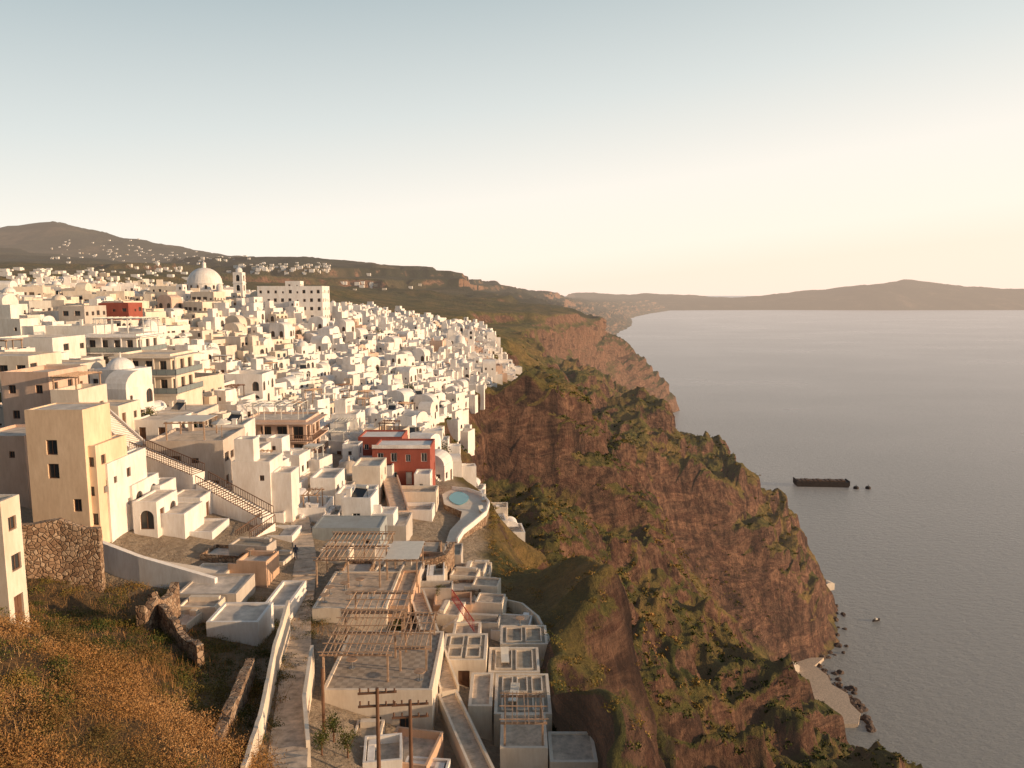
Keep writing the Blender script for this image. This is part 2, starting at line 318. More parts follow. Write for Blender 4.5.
w1=noise(nt,p,.14,9,.7,(1,1.5,1)); bump(nt,w1,.8,2.4,b); painted_haze(nt,b,3600,.60,(1.05,.84,.71))  # warm haze and sheen of the far sea painted in as emission
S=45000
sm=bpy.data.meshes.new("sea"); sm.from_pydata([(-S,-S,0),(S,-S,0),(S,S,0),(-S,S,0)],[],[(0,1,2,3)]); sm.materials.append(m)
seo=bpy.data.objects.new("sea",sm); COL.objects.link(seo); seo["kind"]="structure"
# ---------------------------------------------------------------- mesh builder
class MB:
    def __init__(s): s.v=[];s.f=[];s.m=[]
    def q(s,*pts,mi=0):
        i=len(s.v); s.v.extend([tuple(p) for p in pts]); s.f.append(tuple(range(i,i+len(pts)))); s.m.append(mi)
    def box(s,x0,x1,y0,y1,z0,z1,mi=0,top=None):
        i=len(s.v); s.v+= [(x0,y0,z0),(x1,y0,z0),(x1,y1,z0),(x0,y1,z0),(x0,y0,z1),(x1,y0,z1),(x1,y1,z1),(x0,y1,z1)]
        s.f+=[(i,i+3,i+2,i+1),(i+4,i+5,i+6,i+7),(i,i+1,i+5,i+4),(i+1,i+2,i+6,i+5),(i+2,i+3,i+7,i+6),(i+3,i,i+4,i+7)]
        s.m+=[mi,mi if top is None else top,mi,mi,mi,mi]
    def bar(s,a,b,t,mi=0,h=None):
        a=Vector(a);b=Vector(b);d=(b-a).normalized(); u=Vector((0,0,1)) if abs(d.z)<.9 else Vector((1,0,0))
        sx_=d.cross(u).normalized()*t/2; sy_=d.cross(sx_).normalized()*(h or t)/2
        i=len(s.v); s.v+=[tuple(v) for v in (a-sx_-sy_,a+sx_-sy_,a+sx_+sy_,a-sx_+sy_,b-sx_-sy_,b+sx_-sy_,b+sx_+sy_,b-sx_+sy_)]
        s.f+=[(i,i+3,i+2,i+1),(i+4,i+5,i+6,i+7),(i,i+1,i+5,i+4),(i+1,i+2,i+6,i+5),(i+2,i+3,i+7,i+6),(i+3,i,i+4,i+7)]; s.m+=[mi]*6
    def wall(s,O,U,wd,z0,z1,ops,rev=.22,mi=0):
        Nn=(U[1],-U[0])
        us=sorted({0,wd,*[o[0] for o in ops],*[o[1] for o in ops]}); vs=sorted({z0,z1,*[o[2] for o in ops],*[o[3] for o in ops]})
        pt=lambda u,v,d=0:(O[0]+U[0]*u-Nn[0]*d,O[1]+U[1]*u-Nn[1]*d,v)
        for a in range(len(us)-1):
            for c in range(len(vs)-1):
                mu=(us[a]+us[a+1])/2; mv=(vs[c]+vs[c+1])/2
                if any(o[0]<mu<o[1] and o[2]<mv<o[3] for o in ops): continue
                s.q(pt(us[a],vs[c]),pt(us[a+1],vs[c]),pt(us[a+1],vs[c+1]),pt(us[a],vs[c+1]),mi=mi)
        for o in ops:
            u0,u1,v0,v1=o[:4]
            s.q(pt(u0,v0),pt(u1,v0),pt(u1,v0,rev),pt(u0,v0,rev),mi=mi); s.q(pt(u0,v1,rev),pt(u1,v1,rev),pt(u1,v1),pt(u0,v1),mi=mi)
            s.q(pt(u0,v0,rev),pt(u0,v1,rev),pt(u0,v1),pt(u0,v0),mi=mi); s.q(pt(u1,v0),pt(u1,v1),pt(u1,v1,rev),pt(u1,v0,rev),mi=mi)
            if len(o)>4 and o[4]=='a':
                r=(u1-u0)/2; um=(u0+u1)/2; rv=min(r,(v1-v0)*.6); n=6
                for sg in (-1,1):
                    A=[(um+sg*r*math.cos(math.pi/2*i/n),v1-rv+rv*math.sin(math.pi/2*i/n)) for i in range(n+1)]
                    cn=(um+sg*r,v1)
                    for i in range(n):
                        s.q(pt(*cn),pt(*A[i]),pt(*A[i+1]),mi=mi); s.q(pt(*A[i]),pt(*A[i+1]),pt(*A[i+1],rev-.02),pt(*A[i],rev-.02),mi=mi)
    def vault(s,x0,x1,y0,y1,z,mi=0,n=10,hr=1.):
        r=(x1-x0)/2; cx=(x0+x1)/2
        A=[(cx-r*math.cos(math.pi*i/n),z+hr*r*math.sin(math.pi*i/n)) for i in range(n+1)]
        for i in range(n):
            s.q((A[i][0],y0,A[i][1]),(A[i+1][0],y0,A[i+1][1]),(A[i+1][0],y1,A[i+1][1]),(A[i][0],y1,A[i][1]),mi=mi)
        i=len(s.v); s.v+=[(a,y0,c) for a,c in A]; s.f.append(tuple(range(i+n,i-1,-1))); s.m.append(mi)
        i=len(s.v); s.v+=[(a,y1,c) for a,c in A]; s.f.append(tuple(range(i,i+n+1))); s.m.append(mi)
    def dome(s,cx,cy,z,r,mi=0,n=20,k=7,hr=1.):
        for j in range(k):
            a0=j*math.pi/2/k;a1=(j+1)*math.pi/2/k
            for i in range(n):
                t0=2*math.pi*i/n;t1=2*math.pi*(i+1)/n
                f=lambda a,t:(cx+r*math.cos(a)*math.cos(t),cy+r*math.cos(a)*math.sin(t),z+hr*r*math.sin(a))
                if j<k-1: s.q(f(a0,t0),f(a0,t1),f(a1,t1),f(a1,t0),mi=mi)
                else: s.q(f(a0,t0),f(a0,t1),f(a1,t0),mi=mi)
    def cyl(s,cx,cy,z0,z1,r0,r1=None,mi=0,n=10):
        r1=r0 if r1 is None else r1
        c=[(math.cos(2*math.pi*i/n),math.sin(2*math.pi*i/n)) for i in range(n)]
        for i in range(n):
            a=c[i];d=c[(i+1)%n]
            s.q((cx+r0*a[0],cy+r0*a[1],z0),(cx+r0*d[0],cy+r0*d[1],z0),(cx+r1*d[0],cy+r1*d[1],z1),(cx+r1*a[0],cy+r1*a[1],z1),mi=mi)
        s.q(*[(cx+r1*a[0],cy+r1*a[1],z1) for a in c],mi=mi)
    def mesh(s,name,mats):
        me=bpy.data.meshes.new(name); me.from_pydata(s.v,[],s.f)
        for mm in mats: me.materials.append(M[mm] if isinstance(mm,str) else mm)
        me.polygons.foreach_set("material_index",s.m); me.update(); return me
def obj(name,me,loc=(0,0,0),rz=0,parent=None,label=None,cat=None,group=None,kind=None):
    o=bpy.data.objects.new(name,me); COL.objects.link(o); o.location=loc; o.rotation_euler=(0,0,rz)
    if parent: o.parent=parent
    if label:o["label"]=label
    if cat:o["category"]=cat
    if group:o["group"]=group
    if kind:o["kind"]=kind
    return o
_wc={}
def win_mesh(wd,h,fm):
    k=(round(wd,2),round(h,2),fm,'w')
    if k not in _wc:
        mb=MB(); t=.08; x=wd/2
        mb.box(-x,-x+t,0,.08,0,h,0); mb.box(x-t,x,0,.08,0,h,0); mb.box(-x+t,x-t,0,.08,0,t,0); mb.box(-x+t,x-t,0,.08,h-t,h,0)
        nm=max(1,int(wd/1.1))
        for i in range(nm):
            c=-x+(i+1)*wd/(nm+1); mb.box(c-t/2,c+t/2,.005,.075,t,h-t,0)
        mb.box(-x+t,x-t,.04,.06,t,h-t,1)
        _wc[k]=mb.mesh("window",[M[fm],M['glass']])
    return _wc[k]
def door_mesh(wd,h,fm):
    k=(round(wd,2),round(h,2),fm,'d')
    if k not in _wc:
        mb=MB(); x=wd/2; mb.box(-x,x,.03,.09,0,h,0)
        for sx_ in (-1,1):
            for z0 in (.15,h*.55):
                mb.box(sx_*x/2-x*.32,sx_*x/2+x*.32,.0,.03,z0,z0+h*.36,0)
        _wc[k]=mb.mesh("door",[M[fm]])
    return _wc[k]
SIDES={'front':(lambda b:(b[0],b[2]),(1,0),0.),'right':(lambda b:(b[1],b[2]),(0,1),math.pi/2),'back':(lambda b:(b[1],b[3]),(-1,0),math.pi),'left':(lambda b:(b[0],b[3]),(0,-1),-math.pi/2)}
def pblock(mb,rb,b,z0,z1,par,ops,parts,fm,rev=.22,th=.25,mi=0):
    for s,(o,U,rz) in SIDES.items():
        O=o(b); wd=(b[1]-b[0]) if s in('front','back') else (b[3]-b[2])
        oo=[q for q in ops.get(s,[]) if q[3]<z1+par-.1 and q[2]>z0+.05]; mb.wall(O,U,wd,z0,z1+par,oo,rev,mi)
        Nn=(U[1],-U[0])
        for u0,u1,v0,v1,kd in oo:
            um=(u0+u1)/2; loc=(O[0]+U[0]*um-Nn[0]*(rev-.09),O[1]+U[1]*um-Nn[1]*(rev-.09),v0)
            parts.append((('door' if kd=='d' else 'window'),(door_mesh if kd=='d' else win_mesh)(u1-u0,v1-v0,fm),loc,rz))
    x0,x1,y0,y1=b; zt=z1+par; X0,X1,Y0,Y1=x0+th,x1-th,y0+th,y1-th
    mb.q((x0,y0,zt),(x1,y0,zt),(X1,Y0,zt),(X0,Y0,zt),mi=mi); mb.q((x1,y0,zt),(x1,y1,zt),(X1,Y1,zt),(X1,Y0,zt),mi=mi)
    mb.q((x1,y1,zt),(x0,y1,zt),(X0,Y1,zt),(X1,Y1,zt),mi=mi); mb.q((x0,y1,zt),(x0,y0,zt),(X0,Y0,zt),(X0,Y1,zt),mi=mi)
    if par>0:
        mb.q((X0,Y0,zt),(X1,Y0,zt),(X1,Y0,z1),(X0,Y0,z1),mi=mi); mb.q((X1,Y0,zt),(X1,Y1,zt),(X1,Y1,z1),(X1,Y0,z1),mi=mi)
        mb.q((X1,Y1,zt),(X0,Y1,zt),(X0,Y1,z1),(X1,Y1,z1),mi=mi); mb.q((X0,Y1,zt),(X0,Y0,zt),(X0,Y0,z1),(X0,Y1,z1),mi=mi)
    rb.q((X0,Y0,z1),(X1,Y0,z1),(X1,Y1,z1),(X0,Y1,z1))
def autops(wd,floors,fh,z0,rs,door=True,p=.78,ww=1.,hh=1.3,gap=2.1,arch=False):
    ops=[]; n=max(1,int(wd/gap)); st=wd/n
    for fl in range(floors):
        for i in range(n):
            if rs.random()>p: continue
            c=st*(i+.5)+rs.uniform(-.2,.2)
            if fl==0 and door and rs.random()<.35: ops.append((c-.5,c+.5,z0,z0+2.15,'d'))
            else:
                q=rs.choice([.85,.7,.5]); hw=min(ww/2*q*1.2,st*.38)
                if arch and rs.random()<.6: ops.append((c-min(.75,st*.36),c+min(.75,st*.36),z0+fl*fh+.1,z0+fl*fh+2.2,'a'))
                else: ops.append((c-hw,c+hw,z0+fl*fh+.95,z0+fl*fh+.95+hh*q*1.1,'w'))
    return ops
def archetype(seed,big=False):
    rs=random.Random(seed); mb=MB(); rb=MB(); parts=[]
    fm=rs.choice(['blue','brown','wframe','brown'])
    wd=rs.uniform(3.6,7.5); d=rs.uniform(3.4,7.0); fl=rs.choice([1,1,1,2]); par=rs.choice([.2,.35,.6,.9])
    if big: wd=rs.uniform(8,12); d=rs.uniform(7,10); fl=rs.choice([1,1,2])
    h=3.0*fl+rs.choice([.2,-.3,.6])
    b=(-wd/2,wd/2,-d/2,d/2)
    style=rs.random(); ar=rs.random()<.6
    if big: style=.3+.7*style; ar=False
    o={'front':autops(wd,fl,3.,0,rs,ww=1.6 if big else 1.,arch=ar),'right':autops(d,fl,3.,0,rs,ww=1.6 if big else 1.,arch=ar),'left':autops(d,fl,3.,0,rs,p=.4)}
    pblock(mb,rb,b,-6,h,par if style>.3 else .05,o,parts,fm)
    if style<=.22:
        mb.vault(b[0]+.1,b[1]-.1,b[2]+.1,b[3]-.1,h+.05,hr=rs.uniform(.45,.8))
    elif style<=.3:
        mb.dome(0,0,h,min(wd,d)*.36,hr=.85); mb.cyl(0,0,h+min(wd,d)*.3,h+min(wd,d)*.36+.5,.2,.1,n=6)
    elif style<.65:
        w2=wd*rs.uniform(.4,.6); d2=d*rs.uniform(.5,.8)
        b2=(b[0]+.3,b[0]+.3+w2,b[3]-.3-d2,b[3]-.3)
        pblock(mb,rb,b2,h,h+2.6,.35,{'front':autops(w2,1,2.6,h+.05,rs),'right':autops(d2,1,2.6,h+.05,rs)},parts,fm)
    if rs.random()<.85:
        w3=rs.uniform(2.4,4.5); d3=d*rs.uniform(.6,1); z3=rs.choice([-.2,.1,h-3.1,h-2.2]) if fl==2 else rs.choice([-.3,.0,h-2.2])
        b3=(b[1],b[1]+w3,b[2]+.2,b[2]+.2+d3)
        pblock(mb,rb,b3,-6,z3,.85,{'right':autops(d3,1,2.6,z3-2.9,rs) if z3>2.4 else []},parts,fm)
    if rs.random()<.8:
        w4=rs.uniform(2.2,4); d4=rs.uniform(2,3); b4=(b[0]+.3,b[0]+.3+w4,b[2]-d4,b[2])
        z4=rs.uniform(.6,h-.4); pblock(mb,rb,b4,-6,z4,.3,{'front':autops(w4,1,2.4,.05,rs,p=.7,hh=.9)} if z4>2.6 else {},parts,fm)
    if rs.random()<.4:
        mb.vault(b[1]-.2,b[1]+2.6,b[3]-3.2,b[3]-.1,rs.uniform(.2,1.2),hr=.8)
    if style>.3:
        for _ in range(rs.choice([1,2,3])):
            cx=rs.uniform(b[0]+.8,b[1]-.8); cy=rs.choice([b[3]-.6,b[2]+.6]); ch=rs.uniform(.6,1.4); cw_=rs.uniform(.2,.45)
            mb.box(cx-cw_,cx+cw_,cy-.3,cy+.3,h,h+ch); mb.box(cx-cw_-.08,cx+cw_+.08,cy-.38,cy+.38,h+ch,h+ch+.1)
    if rs.random()<.6:
        for i in range(9): mb.box(b[1]-.3-i*.34,b[1]+.02-i*.34,b[2]-1.0,b[2]-.003,-3,.3+i*.32)
    base='tan' if big else 'white'
    wm=mb.mesh("house",[M[base]]); rm=rb.mesh("roof",[M['roof']]); rw=rm.copy(); rw.materials[0]=M['white']
    fmb=MB(); fmb.v=list(mb.v); fmb.f=list(mb.f); fmb.m=[0]*len(mb.f)
    k=len(fmb.v); fmb.v+=rb.v; fmb.f+=[tuple(i+k for i in f) for f in rb.f]; fmb.m+=[1 if seed%3==0 else 0]*len(rb.f)
    for nm,me,loc,rz in parts:
        xs=[v.co.x for v in me.vertices]; zs=[v.co.z for v in me.vertices]; x0,x1,h0=min(xs),max(xs),max(zs)
        c_,s_=math.cos(rz),math.sin(rz); pts=[]
        for (x,z) in ((x0,0),(x1,0),(x1,h0),(x0,h0)): pts.append((loc[0]+c_*x,loc[1]+s_*x,loc[2]+z))
        fmb.q(*pts,mi=2)
    wt=wm.copy(); wt.materials[0]=M['tan']
    return (wm,wt),(rm,rw),parts,fmb,max(wd,d),h,style,b
ARC=[archetype(100+i) for i in range(40)]; BIG=[archetype(300+i,True) for i in range(8)]
# ---------------------------------------------------------------- hero buildings
EXC=[];EX2=[]
def B(px0,px1,pyt,D,dep,mt,label,par=.5,fm='brown',ops=None,rs=0,fh=3.,rev=.22,cat='house',name='house',roof='roof',p=.75,ww=1.,hh=1.3,gap=2.3,zlow=None,exc=True,arch=False,mg=3.2):
    p0=P(px0,pyt,D);p1=P(px1,pyt,D); wd=p1.x-p0.x; rr=random.Random(rs or int(px0*7+pyt))
    zg=min(gz(x,y) for x in (p0.x,p1.x) for y in (D,D+dep))
    if zlow is not None: zg=min(zg,zlow)
    H=max(.25,p0.z-zg-par); fl=int((H+.3)//fh)
    mb=MB();rb=MB();parts=[]
    if ops is None:
        ops={}
        if fl>0:
            q=H-fl*fh-.05
            ops={'front':autops(wd,fl,fh,q+.05,rr,p=p,ww=ww,hh=hh,gap=gap,arch=arch),'right':autops(dep,fl,fh,q+.05,rr,p=p,ww=ww,hh=hh,gap=gap,arch=arch)}
    pblock(mb,rb,(0,wd,0,dep),-3,H,par,ops,parts,fm,rev)
    o=obj(name,mb.mesh(name,[mt]),(p0.x,D,zg),0,None,label,cat)
    obj("roof",rb.mesh("roof",[roof]),(0,0,0),0,o)
    for nm,me,loc,r2 in parts: obj(nm,me,loc,r2,o)
    if exc: EXC.append((p0.x-mg,p1.x+mg,D-mg,D+dep+mg))
    EX2.append((p0.x-1.3,p1.x+1.3,D-1.3,D+dep+1.3))
    return o,wd,H,zg
def railing(a,b,h=1.,mt='brown',label="thin metal railing along the terrace edge",parent=None,glass=False,name="railing"):
    mb=MB(); a=Vector(a);b=Vector(b); L=(b-a).length; n=max(1,int(L/.35)) if not glass else max(1,int(L/1.5))
    for i in range(n+1):
        q=a.lerp(b,i/n); mb.bar(q,q+Vector((0,0,h)),.05)
    mb.bar(a+Vector((0,0,h)),b+Vector((0,0,h)),.08); mb.bar(a+Vector((0,0,h*.1)),b+Vector((0,0,h*.1)),.05)
    if glass:
        mb.q(a+Vector((0,0,.12)),b+Vector((0,0,.12)),b+Vector((0,0,h-.05)),a+Vector((0,0,h-.05)),mi=1)
    return obj(name,mb.mesh(name,[mt,'railglass']),parent=parent,label=None if parent else label,cat=None if parent else "railing")
def pergola(x,y,z,wd,d,h,label,slats=10,mt='wood',cover=False,rz=0,group=None,cross=0):
    r=obj("pergola",None,(x,y,z),rz,None,label,"pergola",group)
    nx=max(2,int(wd/3)+1); ny=max(2,int(d/3)+1)
    pm=MB(); pm.box(-.07,.07,-.07,.07,-.6,h); pme=pm.mesh("post",[mt])
    for i in range(nx):
        for j in range(ny):
            if 0<i<nx-1 and 0<j<ny-1: continue
            obj("post",pme,(wd*i/(nx-1),d*j/(ny-1),0),0,r)
    mb=MB()
    for j in range(ny): mb.bar((-.3,d*j/(ny-1),h+.08),(wd+.3,d*j/(ny-1),h+.08),.1,h=.16)
    for i in range(slats): 
        u=wd*i/(slats-1); mb.bar((u+random.uniform(-.12,.12),-.3,h+.22),(u+random.uniform(-.12,.12),d+.3,h+.22),.07,h=.1)
    for i in range(cross):
        u=d*i/(cross-1); mb.bar((-.4,u+random.uniform(-.12,.12),h+.31),(wd+.4,u+random.uniform(-.12,.12),h+.31),.06,h=.07)
    obj("roof_slats",mb.mesh("roof_slats",[mt]),(0,0,0),0,r)
    if cover:
        cb=MB(); cb.box(-.2,wd+.2,-.2,d+.2,h+.3,h+.34); obj("canopy",cb.mesh("canopy",['canvas']),(0,0,0),0,r)
    return r
def wallrun(pts,t,hgt,mt,label,name="wall",cat="wall",down=3.,rough=0):
    mb=MB(); L=[];Rr=[]
    if rough:
        q=[]
        for a,c in zip(pts,pts[1:]):
            n=max(2,int((Vector(c)-Vector(a)).length/1.0))
            for i in range(n): v=Vector(a).lerp(Vector(c),i/n); q.append((v.x,v.y,v.z+random.uniform(-rough,rough*.3)))
        pts=q+[pts[-1]]
    for i,q in enumerate(pts):
        a=Vector(pts[max(0,i-1)][:2]);c=Vector(pts[min(len(pts)-1,i+1)][:2]); d=(c-a).normalized(); n=Vector((-d.y,d.x))*t/2
        L.append((q[0]+n.x,q[1]+n.y,q[2])); Rr.append((q[0]-n.x,q[1]-n.y,q[2]))
    dn=lambda v:(v[0],v[1],v[2]-hgt-down)
    for i in range(len(pts)-1):
        mb.q(L[i],Rr[i],Rr[i+1],L[i+1]); mb.q(Rr[i],dn(Rr[i]),dn(Rr[i+1]),Rr[i+1]); mb.q(dn(L[i]),L[i],L[i+1],dn(L[i+1]))
    mb.q(dn(L[0]),dn(Rr[0]),Rr[0],L[0]); mb.q(L[-1],Rr[-1],dn(Rr[-1]),dn(L[-1]))
    return obj(name,mb.mesh(name,[mt]),label=label,cat=cat)
# ---- near left cluster
B(24,82,410,72,5.0,'yellow',"tall peach yellow plastered house with small brown windows",par=.1,fm='brown',ops={'front':[(1.9,3.0,H0,H0+1.5,'w') for H0 in (9.8,7.4)]+[(4.2,5.0,4,5.3,'w')],'right':[(2,3,8,9.2,'w')]})
B(82,95,446,72.5,6,'yellow',"lower yellow wing of the tall house",par=.1)
B(95,107,464,74,8,'purewhite',"narrow white plastered stair tower of a house",par=.3)
B(-30,24,436,76,7,'pink',"pale pink plastered house with parapet roof",par=.3)
B(0,48,372,86,8,'pink',"pink plastered house with a raised parapet and chimney",par=.5)
B(50,78,390,84,6,'cream',"cream house with slatted roof terrace",par=.9)
q=P(50,388,84.4); pergola(q.x+.3,84.6,q.z-.9,2.6,5,2.0,"slatted wooden pergola on the roof of a cream house",7,'wood')
B(78,118,406,100,6,'cream',"cream house with brown wooden windows",par=.3)
B(132,172,420,104,7,'purewhite',"white house with railed roof terrace",par=.2,arch=True)
B(107,132,486,78,6,'purewhite',"white cubic house with arched openings beside the stairs",par=.15,arch=True,p=1)
B(132,156,502,77,5,'purewhite',"white cubic house stepped below its neighbour",par=.15,arch=True,p=1)
B(142,160,486,82.5,4,'purewhite',"small white upper storey with arched window",par=.15,arch=True,p=1)
B(156,184,514,78,5,'purewhite',"white cave house with small arched window",par=.15,arch=True,p=1)
B(168,200,498,84,4,'purewhite',"white terrace house below the staircase",par=.15,arch=True,p=1)
B(184,212,532,79,5,'purewhite',"low white house with terrace",par=.3,arch=True,p=1)
B(214,256,550,77,4,'cream',"low cream house with sunken patio",par=.5)
B(232,292,536,83,4,'purewhite',"low white house behind a patio wall",par=.4)
B(-60,0,502,50,2,'cream',"cream plastered house end wall above scrub",par=.3)
def stairs(a,b,wd,n,label,mt='purewhite',down=4,rail=True,ex=True):
    a=Vector(a);b=Vector(b); mb=MB(); d=b-a; L=Vector((d.x,d.y,0)).length; u=Vector((d.x,d.y,0))/L; v=Vector((-u.y,u.x,0))
    for i in range(n):
        p=a+u*(L*i/n); z=d.z*i/n
        q=[p,p+u*(L/n),p+u*(L/n)+v*wd,p+v*wd]; t=[(c.x,c.y,a.z+z) for c in q]; bb=[(c.x,c.y,a.z+z-down) for c in q]
        mb.q(*t,mi=1)
        for k in range(4): mb.q(bb[k],bb[(k+1)%4],t[(k+1)%4],t[k])
    o=obj("staircase",mb.mesh("staircase",[mt,'paving']),label=label,cat="staircase")
    if rail:
        for s_ in (0.,wd): railing(tuple(a+v*s_),tuple(b+v*s_),1.05,'brown',parent=o)
    else:
        for s_ in (-.1,wd+.1):
            pb=MB(); q0,q1=a+v*s_,b+v*s_; pb.bar(q0+Vector((0,0,.0)),q1+Vector((0,0,.0)),.18,h=.8)
            obj("parapet",pb.mesh("parapet",[mt]),parent=o)
    if ex:
      for t in (0,.25,.5,.75,1): 
        c=a.lerp(b,t); EXC.append((c.x-4,c.x+4,c.y-5,c.y+5)); EX2.append((c.x-2.2,c.x+2.2,c.y-1.6,c.y+2.8))
    return o
stairs(P(84,408,96),P(130,450,92),2.4,28,"upper white staircase with parapets descending between houses",down=8,rail=False)
stairs(P(130,450,91),P(192,476,88),2.2,24,"long white staircase with brown railings descending between houses",down=7)
stairs(P(196,484,88),P(262,520,85),2.2,24,"lower white staircase flight with brown railings",down=6)
stairs(P(262,522,86),P(236,540,81),1.8,10,"short white stair return with brown railing",down=4)
wallrun([tuple(P(98,540,70)),tuple(P(140,556,69)),tuple(P(216,578,68))],.5,4,'purewhite',"long white plastered retaining wall above scrub")
wallrun([tuple(P(112,556,72.5)),tuple(P(160,566,71)),tuple(P(214,574,70.5))],2.5,4,'cream',"cream terrace ledge along the retaining wall")
wallrun([tuple(P(18,520,65)),tuple(P(60,520,66.5)),tuple(P(100,528,67))],.8,5,'rubble',"rough brown rubble stone wall below the house",rough=.5)
wallrun([tuple(P(140,608,56)),tuple(P(175,582,62))],.7,3,'rubble',"ruined rubble stone wall on the slope",rough=.8)
wallrun([tuple(P(150,588,60)),tuple(P(200,645,52))],.5,2,'rubble',"ruined dry stone wall crossing the slope",rough=.8)
B(176,236,594,65,5,'grey',"low grey concrete roof slab shed",par=.15,mg=1.5)
B(206,258,622,59,4,'purewhite',"low white flat roofed house beside the lane",par=.2,mg=1.5)
B(262,288,606,64,6,'purewhite',"narrow white wall terrace beside the lane",par=.4,mg=1.5)
B(190,225,574,70,3,'cream',"small cream lean-to with flat roof",par=.2,mg=1.5)
wallrun([tuple(P(205,762,37.5)),tuple(P(228,707,43)),tuple(P(250,658,51))],.6,3,'rubble',"rubble stone wall along the lane",rough=.3)
wallrun([tuple(P(243,766,37)),tuple(P(262,706,44)),tuple(P(274,646,53)),tuple(P(288,600,62))],.25,2.4,'cream',"pale plastered parapet wall along the lane",rough=.15)
wallrun([tuple(P(308,740,42)),tuple(P(304,696,47)),tuple(P(312,645,54))],.25,2.,'cream',"cream plastered lane wall")
# ---- centre
B(322,432,690,51,9.5,'cream',"cream plastered house with pergola roof terrace",par=.12,ops={'front':[(1.2,2.1,.9,2.2,'w'),(3.4,4.3,.9,2.2,'w'),(5.6,6.5,.9,2.2,'w')]},roof='tiles')
q=P(316,684,52); zt=q.z
pergola(q.x+.5,52.4,zt,4.8,7.3,2.0,"weathered wooden pergola frame over a roof terrace",14,cross=6)
pergola(q.x+.3,60.8,zt-.3,5.0,4.0,1.9,"grey weathered wooden pergola beside a bar terrace",9,cross=3)
pergola(q.x+6.0,54,zt-.2,2.0,6,1.9,"narrow dark wooden pergola on a roof terrace",6,mt='wood',cross=4)
B(312,386,608,65,9,'cream',"concrete flat roof terrace with low edge",par=.08,roof='paving')
q=P(322,570,72); pergola(q.x,70,q.z-.4,6.2,8,2.1,"wooden pergola over the terrace restaurant",14,cross=4)
pergola(q.x+6.6,72,q.z-1.2,3.0,5,2.1,"small dark wooden pergola with canvas cover",6,cover=True)
B(388,408,606,66,9,'orange',"terracotta plastered terrace block",par=.2,roof='paving')
B(312,380,528,86,5,'bluegrey',"low building with blue grey flat roof",par=.05,roof='bluegrey')
B(310,335,478,102,6,'purewhite',"small white house with terrace furniture",par=.5)
B(335,372,494,99,5,'purewhite',"white house with flat roof by the lane",par=.4)
B(352,380,466,112,6,'white',"white house stepped above the lane",par=.4)
B(384,406,526,92,6,'grey',"grey stone terrace block",par=.5)
stairs(P(410,594,71),P(442,692,55),1.2,34,"long narrow stepped walkway between terraces",mt='cream',down=2.5,rail=False)
stairs(P(440,698,54),P(484,800,43),1.2,26,"narrow stepped walkway down to the lower terraces",mt='cream',down=2.5,rail=False)
# ---- right terraces
def decks(px0,px1,py,D,dep,nx,ny,mt='cream',rf='deck'):
    o,wd,H,zg=B(px0,px1,py,D,dep,mt,"warm grey hotel terrace with pale planter frames",par=.12,roof=rf,mg=1.5)
    mb=MB()
    for i in range(nx):
        for j in range(ny):
            x0=.4+(wd-.8)*i/nx+.15;x1=.4+(wd-.8)*(i+1)/nx-.15;y0=.4+(dep-.8)*j/ny+.15;y1=.4+(dep-.8)*(j+1)/ny-.15
            for r in ((x0,x1,y0,y0+.1),(x0,x1,y1-.1,y1),(x0,x0+.1,y0+.1,y1-.1),(x1-.1,x1,y0+.1,y1-.1)): mb.box(*r,H+.005,H+.16)
    obj("planter_frame",mb.mesh("planter_frame",['cream']),parent=o)
    return o,wd,H,zg
decks(440,486,660,60,5,2,2); decks(494,552,714,52.5,6.0,3,2)
decks(488,540,672,60,4.5,2,1); decks(500,548,644,66,4,2,1)
B(468,492,706,53,5,'cream',"narrow cream terrace between decks",par=.2,roof='paving',mg=1.5)
B(500,548,748,47,4.2,'cream',"low paved terrace with cream edge",par=.12,roof='paving',mg=1.5)
B(550,598,762,46.5,3.5,'cream',"narrow paved terrace at the cliff edge",par=.1,roof='paving',mg=1.5)
B(452,480,636,66,3,'cream',"small cream terrace step",par=.3,mg=1.5,roof='paving')
q=P(502,742,48); pergola(q.x+.2,47.4,q.z-.2,2.6,3.4,1.9,"small wooden pergola on a lower terrace",7,cross=3)
cw=[tuple(P(478,604,80)),tuple(P(500,598,79.5)),tuple(P(522,603,76.5)),tuple(P(538,616,73)),tuple(P(548,636,69)),tuple(P(553,660,65)),tuple(P(555,690,60.5))]
wallrun(cw,.25,.8,'cream',"curved pale terrace parapet on the cliff edge",down=.6)
slab_pts=[(c[0],c[1]) for c in cw]+[(P(500,676,61).x,61),(P(478,640,70).x,70)]
def slab(name,pts,z0,z1,mt,label=None,cat=None,kind=None,parent=None,side=None):
    mb=MB(); n=len(pts); mb.q(*[(x,y,z1) for x,y in pts])
    for i in range(n):
        a=pts[i];c=pts[(i+1)%n]; mb.q((a[0],a[1],z0),(c[0],c[1],z0),(c[0],c[1],z1),(a[0],a[1],z1),mi=1 if side else 0)
    return obj(name,mb.mesh(name,[mt]+([side] if side else [])),label=label,cat=cat,kind=kind,parent=parent)
slab("terrace",slab_pts,184,min(c[2] for c in cw)-.9,'paving',"paved terrace inside the curved wall","terrace",side='rubble')
wallrun([tuple(P(398,550,84)),tuple(P(420,560,81)),tuple(P(445,554,82)),tuple(P(452,542,86))],.6,3,'rubble',"curved rubble stone terrace wall",rough=.2)
a=P(452,600,72); c=P(474,632,67); railing(tuple(a),tuple(c),1.1,'redpaint',"bright red painted handrail on terrace steps")
